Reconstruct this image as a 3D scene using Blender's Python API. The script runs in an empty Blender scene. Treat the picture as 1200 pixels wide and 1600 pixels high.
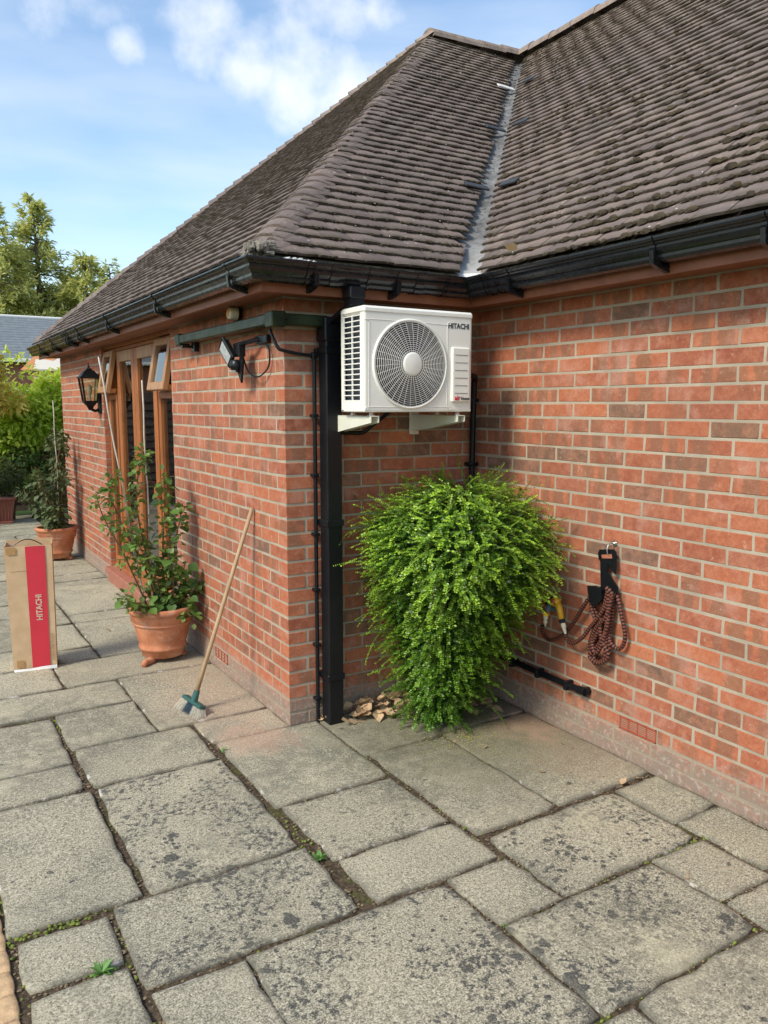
import bpy, math, random
import numpy as np
from mathutils import Vector, Matrix, noise as mnoise
random.seed(7); RNG = np.random.RandomState(7)
C = bpy.context.scene.collection
sc = bpy.context.scene
R_ = math.radians
# ------------------------------------------------------------ camera
CAM = Vector((-1.689, -3.733, 1.7045))
cd = bpy.data.cameras.new('camera'); cam = bpy.data.objects.new('camera', cd); C.objects.link(cam)
cam.location = CAM; cam.rotation_euler = (math.pi/2-.1346, 0, -.5483)
cd.sensor_fit = 'VERTICAL'; cd.sensor_height = 36; cd.sensor_width = 27; cd.lens = 1240/1600*36
cd.clip_start = .05; cd.clip_end = 2000
sc.camera = cam
# ------------------------------------------------------------ light
SUN_AZ = Vector((-.95, -.24)).normalized(); SUN_EL = R_(42)
sc.view_settings.view_transform = 'Standard'; sc.view_settings.look = 'None'
sc.view_settings.exposure = 0.74; sc.view_settings.gamma = 1; sc.view_settings.use_curve_mapping = False
W_ = bpy.data.worlds.new('World'); sc.world = W_; W_.use_nodes = True
SKY_STRENGTH = .15
def world():
    nt = W_.node_tree; nt.nodes.clear(); N = nt.nodes.new; Lk = nt.links.new
    out = N('ShaderNodeOutputWorld'); bg = N('ShaderNodeBackground'); bg.inputs[1].default_value = SKY_STRENGTH
    sky = N('ShaderNodeTexSky'); sky.sky_type = 'NISHITA'; sky.sun_disc = False
    sky.sun_elevation = SUN_EL; sky.sun_rotation = math.atan2(SUN_AZ.x, SUN_AZ.y) % (2*math.pi)
    sky.air_density = 1.1; sky.dust_density = .9; sky.ozone_density = 2.0
    tc = N('ShaderNodeTexCoord')
    wz = N('ShaderNodeTexNoise'); wz.inputs['Scale'].default_value = 9; wz.inputs['Detail'].default_value = 5
    Lk(tc.outputs['Generated'], wz.inputs['Vector'])
    wsub = N('ShaderNodeVectorMath'); wsub.operation = 'SUBTRACT'; Lk(wz.outputs['Color'], wsub.inputs[0]); wsub.inputs[1].default_value = (.5, .5, .5)
    wsc = N('ShaderNodeVectorMath'); wsc.operation = 'SCALE'; Lk(wsub.outputs[0], wsc.inputs[0]); wsc.inputs['Scale'].default_value = .07
    wad = N('ShaderNodeVectorMath'); wad.operation = 'ADD'; Lk(tc.outputs['Generated'], wad.inputs[0]); Lk(wsc.outputs[0], wad.inputs[1])
    clouds = [((.407,.842,.354),.062,1.),((.367,.855,.367),.050,.85),((.447,.827,.341),.058,1.),((.444,.80,.403),.045,.7),((.474,.777,.414),.035,.65),
              ((.418,.817,.397),.045,.7),((.315,.856,.41),.05,.8),((.345,.852,.394),.035,.6),((.229,.904,.361),.026,.75),((.15,.905,.397),.06,.8),((.185,.899,.40),.04,.6),
              ((-.5,.75,.42),.16,.9),((-.75,.3,.5),.2,.9),((-.4,-.8,.45),.22,.9),((.6,-.6,.5),.2,.9),((-.9,-.35,.3),.2,.8)]
    prev = None
    for c, r, a in clouds:
        d = N('ShaderNodeVectorMath'); d.operation = 'DISTANCE'; Lk(wad.outputs[0], d.inputs[0])
        v = Vector(c).normalized(); d.inputs[1].default_value = v
        m = N('ShaderNodeMapRange'); m.interpolation_type = 'SMOOTHSTEP'
        m.inputs['From Min'].default_value = r*1.75; m.inputs['From Max'].default_value = 0; m.inputs['To Min'].default_value = 0; m.inputs['To Max'].default_value = a
        Lk(d.outputs['Value'], m.inputs['Value'])
        if prev is None: prev = m.outputs[0]
        else:
            x = N('ShaderNodeMath'); x.operation = 'MAXIMUM'; Lk(prev, x.inputs[0]); Lk(m.outputs[0], x.inputs[1]); prev = x.outputs[0]
    fb = N('ShaderNodeTexNoise'); fb.inputs['Scale'].default_value = 12; fb.inputs['Detail'].default_value = 7; fb.inputs['Roughness'].default_value = .55
    Lk(tc.outputs['Generated'], fb.inputs['Vector'])
    mu = N('ShaderNodeMath'); mu.operation = 'MULTIPLY_ADD'; Lk(fb.outputs['Fac'], mu.inputs[0]); mu.inputs[1].default_value = 1.9; mu.inputs[2].default_value = -1.05
    ad = N('ShaderNodeMath'); ad.operation = 'ADD'; Lk(mu.outputs[0], ad.inputs[0]); Lk(prev, ad.inputs[1])
    cr = N('ShaderNodeMapRange'); cr.interpolation_type = 'SMOOTHSTEP'; cr.inputs['From Min'].default_value = .15; cr.inputs['From Max'].default_value = 1.15; cr.inputs['To Max'].default_value = .85
    Lk(ad.outputs[0], cr.inputs['Value'])
    # thin high haze
    hz = N('ShaderNodeTexNoise'); hz.inputs['Scale'].default_value = 3.2; hz.inputs['Detail'].default_value = 5
    mp = N('ShaderNodeMapping'); mp.inputs['Scale'].default_value = (1, 1, 4); Lk(tc.outputs['Generated'], mp.inputs['Vector']); Lk(mp.outputs[0], hz.inputs['Vector'])
    hr = N('ShaderNodeMapRange'); hr.inputs['From Min'].default_value = .4; hr.inputs['From Max'].default_value = .72; hr.inputs['To Max'].default_value = .36; Lk(hz.outputs['Fac'], hr.inputs['Value'])
    mx0 = N('ShaderNodeMath'); mx0.operation = 'MAXIMUM'; Lk(hr.outputs[0], mx0.inputs[0]); Lk(cr.outputs[0], mx0.inputs[1])
    mix = N('ShaderNodeMix'); mix.data_type = 'RGBA'
    sb = N('ShaderNodeMix'); sb.data_type = 'RGBA'; sb.blend_type = 'MULTIPLY'; sb.inputs['Factor'].default_value = 1
    Lk(sky.outputs[0], sb.inputs['A']); sb.inputs['B'].default_value = (1.0, 1.0, .97, 1)
    Lk(mx0.outputs[0], mix.inputs['Factor']); Lk(sb.outputs['Result'], mix.inputs['A'])
    mix.inputs['B'].default_value = (4.6, 4.75, 5.0, 1)
    Lk(mix.outputs['Result'], bg.inputs[0]); Lk(bg.outputs[0], out.inputs[0])
world()
sd = bpy.data.lights.new('sun', 'SUN'); sun = bpy.data.objects.new('sun', sd); C.objects.link(sun)
sd.energy = 2.2; sd.angle = R_(14); sd.color = (1, .92, .77)
sv = Vector((SUN_AZ.x*math.cos(SUN_EL), SUN_AZ.y*math.cos(SUN_EL), math.sin(SUN_EL)))
sun.rotation_euler = sv.to_track_quat('Z', 'Y').to_euler(); sun.location = (-6, 4, 8)

# ------------------------------------------------------------ material helpers
class NT:
    def __init__(s, name):
        s.m = bpy.data.materials.new(name); s.m.use_nodes = True; s.t = s.m.node_tree; s.t.nodes.clear()
        s.out = s.n('ShaderNodeOutputMaterial'); s.b = s.n('ShaderNodeBsdfPrincipled'); s.l(s.b.outputs[0], s.out.inputs[0])
        s.geo = s.n('ShaderNodeNewGeometry').outputs['Position']
    def n(s, t): return s.t.nodes.new(t)
    def l(s, a, b): s.t.links.new(a, b)
    def set(s, i, v):
        if hasattr(v, 'is_output'): s.l(v, i)
        else: i.default_value = v
    def noise(s, scale, detail=4, rough=.55, vec=None, out='Fac', dist=0):
        x = s.n('ShaderNodeTexNoise'); x.inputs['Scale'].default_value = scale; x.inputs['Detail'].default_value = detail
        x.inputs['Roughness'].default_value = rough; x.inputs['Distortion'].default_value = dist; s.l(vec or s.geo, x.inputs['Vector']); return x.outputs[out]
    def voro(s, scale, vec=None, feat='F1', out='Distance'):
        x = s.n('ShaderNodeTexVoronoi'); x.feature = feat; x.inputs['Scale'].default_value = scale; s.l(vec or s.geo, x.inputs['Vector']); return x.outputs[out]
    def mr(s, v, a, b, c=0., d=1., smooth=True):
        x = s.n('ShaderNodeMapRange'); x.interpolation_type = 'SMOOTHSTEP' if smooth else 'LINEAR'
        s.l(v, x.inputs['Value'])
        for k, q in zip(('From Min', 'From Max', 'To Min', 'To Max'), (a, b, c, d)): s.set(x.inputs[k], q)
        return x.outputs[0]
    def math(s, op, a, b=0., c=0.):
        x = s.n('ShaderNodeMath'); x.operation = op
        for i, q in enumerate((a, b, c)): s.set(x.inputs[i], q)
        return x.outputs[0]
    def mix(s, f, a, b, mode='MIX'):
        x = s.n('ShaderNodeMix'); x.data_type = 'RGBA'; x.blend_type = mode
        for k, q in (('Factor', f), ('A', a), ('B', b)):
            if isinstance(q, tuple): q = q if len(q) == 4 else q+(1,)
            s.set(x.inputs[k], q)
        return x.outputs['Result']
    def ramp(s, f, stops, const=False):
        x = s.n('ShaderNodeValToRGB'); s.l(f, x.inputs[0]); e = x.color_ramp.elements
        if const: x.color_ramp.interpolation = 'CONSTANT'
        while len(e) < len(stops): e.new(.5)
        for q, (p, c) in zip(e, stops): q.position = p; q.color = c+(1,) if len(c) == 3 else c
        return x.outputs[0]
    def attr(s, name='bc'):
        x = s.n('ShaderNodeAttribute'); x.attribute_name = name
        sp = s.n('ShaderNodeSeparateColor'); s.l(x.outputs['Color'], sp.inputs[0])
        return sp.outputs[0], sp.outputs[1], sp.outputs[2], x.outputs['Alpha']
    def rand(s): return s.n('ShaderNodeObjectInfo').outputs['Random']
    def xyz(s, v=None):
        x = s.n('ShaderNodeSeparateXYZ'); s.l(v or s.geo, x.inputs[0]); return x.outputs
    def bump(s, h, strength=.5, dist=.002, prev=None):
        x = s.n('ShaderNodeBump'); x.inputs['Strength'].default_value = strength; x.inputs['Distance'].default_value = dist
        s.l(h, x.inputs['Height']);
        if prev: s.l(prev, x.inputs['Normal'])
        return x.outputs[0]
    def fin(s, col, rough=.8, nrm=None, spec=.5, **k):
        if isinstance(col, tuple) and len(col) == 3: col = col+(1,)
        s.set(s.b.inputs['Base Color'], col); s.set(s.b.inputs['Roughness'], rough); s.b.inputs['Specular IOR Level'].default_value = spec
        if nrm is not None: s.l(nrm, s.b.inputs['Normal'])
        for a, v in k.items(): s.set(s.b.inputs[a.replace('_', ' ')], v)
        return s.m
    def dist(s, p):
        x = s.n('ShaderNodeVectorMath'); x.operation = 'DISTANCE'; s.l(s.geo, x.inputs[0]); x.inputs[1].default_value = p; return x.outputs['Value']

def simple(name, col, rough=.5, var=.12, scale=14, bump=0, spec=.5, metal=0, bscale=120, **k):
    n = NT(name); nz = n.noise(scale, 5)
    f = n.mr(nz, .3, .7, 1-var, 1+var, False)
    c = n.mix(1, col, n.mix(1, (1, 1, 1), f), 'MULTIPLY')
    x = n.n('ShaderNodeVectorMath'); x.operation = 'SCALE'; x.inputs[0].default_value = col; n.l(f, x.inputs['Scale'])
    r = n.mr(n.noise(scale*2, 4), .3, .7, max(0, rough-.08), min(1, rough+.08))
    nb = n.bump(n.noise(bscale, 4), .4, bump) if bump else None
    return n.fin(x.outputs[0], r, nb, spec, Metallic=metal, **k)

def m_brick():
    n = NT('brick_clay'); r, g, u, a = n.attr(); X = n.xyz()
    base = n.ramp(r, [(0, (.26, .066, .036)), (.18, (.37, .098, .044)), (.36, (.42, .120, .052)), (.52, (.31, .084, .046)), (.68, (.45, .135, .058)), (.84, (.38, .118, .068)), (.92, (.27, .09, .055)), (.96, (.16, .09, .06)), (1, (.11, .08, .065))])
    # offset noise per brick
    cmb = n.n('ShaderNodeCombineXYZ'); n.l(r, cmb.inputs[0]); n.l(g, cmb.inputs[1]); n.l(a, cmb.inputs[2])
    sc_ = n.n('ShaderNodeVectorMath'); sc_.operation = 'SCALE'; n.l(cmb.outputs[0], sc_.inputs[0]); sc_.inputs['Scale'].default_value = 9
    ad = n.n('ShaderNodeVectorMath'); ad.operation = 'ADD'; n.l(sc_.outputs[0], ad.inputs[0]); n.l(n.geo, ad.inputs[1]); V = ad.outputs[0]
    n1 = n.noise(22, 4, .6, V); n2 = n.noise(160, 4, .7, V); n3 = n.noise(7, 5, .6)
    c = n.mix(n.mr(n1, .32, .68, 0, .75), base, n.mix(.6, base, (.52, .22, .12))); c = n.mix(n.mr(n.noise(60, 4, .7, V), .55, .35, 0, .5), c, n.mix(.55, base, (.14, .05, .03)))
    # kiss marks: darker grey-brown bands
    d = n.math('ABSOLUTE', n.math('SUBTRACT', u, a))
    d = n.math('ADD', d, n.mr(n1, .3, .7, -.06, .06, False))
    band = n.math('MULTIPLY', n.mr(d, .16, .22, 1, 0), n.mr(g, .45, .55, 0, .55))
    d2 = n.math('ABSOLUTE', n.math('SUBTRACT', n.math('ABSOLUTE', n.math('SUBTRACT', u, a)), .42))
    band2 = n.math('MULTIPLY', n.mr(d2, .08, .13, 1, 0), n.mr(g, .78, .86, 0, .5))
    band = n.math('MAXIMUM', band, band2)
    c = n.mix(band, c, (.16, .095, .058))
    # pits and pale speckle
    c = n.mix(n.mr(n2, .58, .72, 0, .5), c, (.60, .34, .24)); c = n.mix(n.mr(n2, .36, .28, 0, .55), c, (.16, .05, .03))
    c = n.mix(n.math('MULTIPLY', n.mr(n3, .52, .68, 0, .55), n.mr(n2, .3, .6, .3, 1)), c, (.50, .27, .21))       # chalky bloom
    # salts and splash-back low down on the wall
    c = n.mix(n.math('MULTIPLY', n.mr(n.noise(34, 5, .7), .60, .68, 0, .6), n.mr(n2, .35, .6, .3, 1)), c, (.46, .36, .26))   # smeared mortar
    c = n.mix(n.mr(n.noise(1.3, 5, .6), .5, .75, 0, .30), c, (.22, .085, .055))
    c = n.mix(.08, c, (.40, .25, .18))
    lo = n.mr(n.math('ADD', X[2], n.mr(n3, .3, .7, -.07, .07, False)), .22, .04, 0, 1)
    c = n.mix(n.math('MULTIPLY', lo, n.mr(n.noise(45, 5, .65), .42, .62, .12, .75)), c, (.40, .34, .29))
    c = n.mix(n.math('MULTIPLY', n.mr(X[2], .155, .10), n.mr(n.noise(18, 4), .30, .55, .45, .9)), c, (.25, .195, .155))
    c = n.mix(n.math('MULTIPLY', n.mr(X[2], .17, .11), n.mr(n.noise(40, 6, .75), .50, .66, 0, .55)), c, (.50, .46, .40))
    nb = n.bump(n1, .6, .004); nb = n.bump(n2, .9, .0025, nb)
    return n.fin(c, .88, nb, .25)
def m_mortar():
    n = NT('lime_mortar'); X = n.xyz(); n3 = n.noise(6, 5)
    c = n.mix(n.mr(n3, .3, .7), (.33, .290, .220), (.46, .405, .310)); c = n.mix(n.mr(n.noise(130, 4), .3, .7, 0, .5), c, (.33, .28, .21))
    lo = n.mr(X[2], .30, .02, 0, .7); c = n.mix(lo, c, (.25, .21, .16))
    return n.fin(c, .95, n.bump(n.noise(190, 5, .7), .8, .003), .1)
def m_slab():
    n = NT('weathered_paving'); r, g, b, a = n.attr(); X = n.xyz()
    fine = n.noise(165, 3, .8); fine2 = n.noise(70, 4, .7); med = n.noise(9, 6, .6); big = n.noise(2.3, 4, .6)
    c = n.mix(r, (.34, .308, .222), (.46, .415, .300))
    c = n.mix(n.mr(big, .35, .65, 0, .5), c, (.23, .22, .17))
    c = n.mix(n.mr(n.noise(1.1, 5, .65), .50, .68, 0, .5), c, (.14, .135, .105))
    c = n.mix(n.mr(n.noise(20, 5, .7), .5, .7, 0, .35), c, (.50, .48, .38))
    c = n.mix(n.mr(fine2, .51, .64, 0, .6), c, (.57, .53, .39)); c = n.mix(n.mr(fine2, .49, .36, 0, .65), c, (.13, .125, .095))
    c = n.mix(n.mr(fine, .52, .62, 0, .75), c, (.68, .64, .48)); c = n.mix(n.mr(fine, .48, .37, 0, .8), c, (.08, .077, .058))
    lp = n.noise(3.0, 5, .6)
    def blots(scale, dmp, k):
        vd = n.n('ShaderNodeVectorMath'); vd.operation = 'SCALE'; vd.inputs['Scale'].default_value = dmp; n.l(n.noise(scale*1.6, 4, .6, out='Color'), vd.inputs[0])
        va = n.n('ShaderNodeVectorMath'); va.operation = 'ADD'; n.l(vd.outputs[0], va.inputs[0]); n.l(n.geo, va.inputs[1])
        vor = n.n('ShaderNodeTexVoronoi'); vor.inputs['Scale'].default_value = scale; n.l(va.outputs[0], vor.inputs['Vector'])
        sp = n.n('ShaderNodeSeparateColor'); n.l(vor.outputs['Color'], sp.inputs[0])
        dens = n.math('MULTIPLY', n.mr(lp, .40, .66), n.math('ADD', n.math('MULTIPLY', g, .85), .12)); rad = n.math('MULTIPLY', n.mr(sp.outputs[0], .3, 1, 0, k, False), dens)
        return n.mr(n.math('SUBTRACT', vor.outputs['Distance'], rad), .05, -.12, 0, 1)
    bl = n.math('MAXIMUM', blots(17, .05, .9), blots(44, .02, .85))
    bl = n.math('MAXIMUM', bl, n.math('MULTIPLY', n.mr(n.noise(34, 5, .75), .49, .58), n.mr(n.math('MULTIPLY', n.mr(n.noise(4.3, 5, .6), .44, .58), g), .12, .5, 0, 1)))
    bl = n.math('MULTIPLY', bl, n.mr(fine, .42, .66, 1, .72))
    c = n.mix(n.math('MULTIPLY', bl, .95), c, (.052, .054, .053))
    c = n.mix(n.math('MULTIPLY', n.mr(b, .1, 1, 0, .8), n.mr(med, .32, .6, .25, 1)), c, (.12, .113, .09))      # grime along the edges
    c = n.mix(n.math('MULTIPLY', n.mr(b, .5, .9, 0, .7), n.mr(n.noise(11, 4), .60, .66)), c, (.62, .60, .54))  # chipped pale arris here and there
    c = n.mix(n.math('MULTIPLY', n.mr(n.noise(.9, 3, .5), .42, .62), n.mr(n.noise(14, 5, .7), .42, .58, .05, .50)), c, (.13, .128, .10))   # damp, dirty drifts across slabs
    c = n.mix(n.math('MULTIPLY', n.mr(n.noise(1.7, 4, .6), .55, .7, 0, .35), 1.), c, (.60, .55, .38))
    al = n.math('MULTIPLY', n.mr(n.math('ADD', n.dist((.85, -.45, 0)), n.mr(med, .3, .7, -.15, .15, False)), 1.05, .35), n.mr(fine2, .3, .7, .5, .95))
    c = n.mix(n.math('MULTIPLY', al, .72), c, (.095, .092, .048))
    for p, rr, am in (((-.22, -.05, 0), .30, .55), ((-.12, .5, 0), .6, .32), ((1.12, -.66, 0), .3, .55), ((-.05, 1.1, 0), .5, .22), ((1.1, -1.1, 0), .4, .22)):
        m = n.math('MULTIPLY', n.mr(n.math('ADD', n.dist(p), n.mr(med, .3, .7, -.1, .1, False)), rr, rr*.2), am)
        c = n.mix(n.math('MULTIPLY', m, n.mr(fine, .3, .7, .5, 1)), c, (.52, .31, .22))
    nb = n.bump(med, .35, .006); nb = n.bump(fine2, .7, .004, nb); nb = n.bump(fine, .7, .002, nb)
    return n.fin(c, .92, nb, .2)
def m_joint():
    n = NT('joint_earth'); a = n.noise(60, 5, .7); b = n.noise(7, 4)
    c = n.mix(n.mr(a, .35, .65), (.045, .034, .024), (.14, .105, .068)); c = n.mix(n.mr(a, .62, .7, 0, .8), c, (.38, .31, .20))
    c = n.mix(n.math('MULTIPLY', n.mr(b, .55, .65), n.mr(a, .4, .6, .2, .8)), c, (.10, .12, .03))
    return n.fin(c, .95, n.bump(a, 1, .01), .1)
def m_tile():
    n = NT('roof_tile_concrete'); r, g, b, a = n.attr(); X = n.xyz()
    c = n.ramp(r, [(0, (.115, .088, .080)), (.4, (.155, .120, .108)), (.75, (.20, .152, .130)), (1, (.14, .11, .105))])
    f = n.noise(90, 4, .7); m = n.noise(12, 5, .6); bb = n.noise(1.6, 4, .6)
    c = n.mix(n.mr(m, .35, .7, 0, .5), c, (.205, .17, .15)); c = n.mix(n.mr(f, .60, .74, 0, .6), c, (.38, .33, .29)); c = n.mix(n.mr(f, .4, .28, 0, .6), c, (.05, .04, .035))
    c = n.mix(n.math('MULTIPLY', n.mr(n.noise(33, 4, .7), .60, .68, 0, .75), n.mr(bb, .42, .6)), c, (.48, .42, .33))      # crusty pale lichen
    c = n.mix(n.math('MULTIPLY', n.mr(X[2], 4.2, 5.3, 0, .35), n.mr(m, .35, .6, .4, 1)), c, (.46, .36, .27))              # paler, warmer tiles towards the ridge
    c = n.mix(n.math('MULTIPLY', n.mr(b, .6, 1), n.mr(m, .38, .62, .3, .9)), c, (.060, .048, .028))                            # mossy lower edge
    nb = n.bump(m, .4, .006); nb = n.bump(f, .8, .003, nb)
    return n.fin(c, .85, nb, .3)
def m_wood(name, a, b, rough=.45):
    n = NT(name); X = n.xyz(); cb = n.n('ShaderNodeCombineXYZ'); n.l(n.math('MULTIPLY', X[0], 40), cb.inputs[0]); n.l(n.math('MULTIPLY', X[1], 40), cb.inputs[1]); n.l(n.math('MULTIPLY', X[2], 2.2), cb.inputs[2])
    f = n.noise(1, 5, .6, cb.outputs[0]); c = n.mix(n.mr(f, .3, .7), a, b); c = n.mix(n.mr(n.noise(6, 4), .5, .7, 0, .35), c, tuple(q*.55 for q in a))
    return n.fin(c, rough, n.bump(f, .3, .001), .4)
def m_leaf(name, dark, light, tip, trans=.25, rough=.42, rnd=True):
    n = NT(name); r, g, b, a = n.attr()
    f = n.math('FRACT', n.math('ADD', r, n.rand())) if rnd else r
    c = n.mix(f, dark, light); c = n.mix(g, c, tip)
    n.fin(c, rough, None, .45)
    tr = n.n('ShaderNodeBsdfTranslucent'); n.l(n.mix(.5, c, (tip[0], tip[1], tip[2]*.4)), tr.inputs['Color']); mx = n.n('ShaderNodeMixShader'); mx.inputs[0].default_value = trans
    n.l(n.b.outputs[0], mx.inputs[1]); n.l(tr.outputs[0], mx.inputs[2]); n.l(mx.outputs[0], n.out.inputs[0]); return n.m
def m_glass(name='window_glass', tint=(.9, .95, .93), k=1.0):
    n = NT(name); tr = n.n('ShaderNodeBsdfTransparent'); tr.inputs[0].default_value = tint+(1,); gl = n.n('ShaderNodeBsdfGlossy'); gl.inputs['Roughness'].default_value = .02
    fr = n.n('ShaderNodeFresnel'); fr.inputs[0].default_value = 1.6; f = n.math('MULTIPLY', fr.outputs[0], k)
    n.l(n.bump(n.noise(3, 2), .15, .01), gl.inputs['Normal'])
    mx = n.n('ShaderNodeMixShader'); n.l(f, mx.inputs[0]); n.l(tr.outputs[0], mx.inputs[1]); n.l(gl.outputs[0], mx.inputs[2]); n.l(mx.outputs[0], n.out.inputs[0]); return n.m
def m_pot():
    n = NT('terracotta'); f = n.noise(80, 4, .6); m = n.noise(9, 5, .6)
    c = n.mix(n.mr(m, .35, .65), (.42, .155, .075), (.55, .235, .125)); c = n.mix(n.mr(n.noise(7, 6, .7), .50, .68, 0, .6), c, (.66, .47, .36)); c = n.mix(n.mr(f, .62, .7, 0, .3), c, (.25, .10, .06))
    return n.fin(c, .8, n.bump(f, .4, .002), .25)
def m_lead():
    n = NT('lead_valley'); f = n.noise(35, 5, .6); m = n.noise(6, 5)
    c = n.mix(n.mr(m, .3, .7), (.10, .10, .10), (.22, .225, .225)); c = n.mix(n.mr(f, .50, .64, 0, .85), c, (.07, .065, .05)); c = n.mix(n.mr(n.xyz()[2], 2.75, 2.35, 0, .5), c, (.50, .51, .50))
    return n.fin(c, .75, n.bump(f, .4, .004), .3)
def m_upvc_brown():
    n = NT('brown_woodgrain_board'); X = n.xyz(); f = n.noise(9, 4)
    c = n.mix(n.mr(f, .3, .7), (.20, .072, .036), (.27, .10, .05)); return n.fin(c, .5, None, .4)
def m_black(name='black_plastic', green=True):
    n = NT(name); f = n.noise(5, 5); X = n.xyz()
    c = n.mix(n.mr(f, .4, .7, 0, .5), (.006, .007, .009), (.012, .013, .014))
    if green: c = n.mix(n.math('MULTIPLY', n.mr(X[0], .0, -.3), n.mr(n.noise(30, 5), .45, .7, 0, .4)), c, (.035, .045, .015))  # garden's green reflection tinted into the black towards the left
    return n.fin(c, n.mr(n.noise(25, 4), .3, .7, .18, .32) if green else n.mr(n.noise(25, 4), .3, .7, .30, .45), None, .5 if green else .3)
def m_stripe():
    n = NT('hose_braid'); r, g, b, a = n.attr(); c = n.mix(n.mr(r, .45, .55), (.007, .006, .006), (.17, .055, .036)); return n.fin(c, .6, None, .3)
def m_card():
    n = NT('cardboard'); f = n.noise(9, 4); X = n.xyz(); w = n.noise(120, 2)
    c = n.mix(n.mr(f, .3, .7), (.55, .38, .22), (.64, .46, .28)); c = n.mix(n.mr(w, .6, .7, 0, .2), c, (.33, .21, .11)); return n.fin(c, .8, n.bump(f, .3, .003), .25)
def m_lawn():
    n = NT('lawn_grass'); f = n.noise(50, 5, .7); m = n.noise(.8, 4); c = n.mix(n.mr(f, .3, .7), (.035, .07, .015), (.09, .15, .035)); c = n.mix(n.mr(m, .4, .7, 0, .5), c, (.12, .13, .05)); return n.fin(c, .9, n.bump(f, 1, .03), .1)
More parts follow.
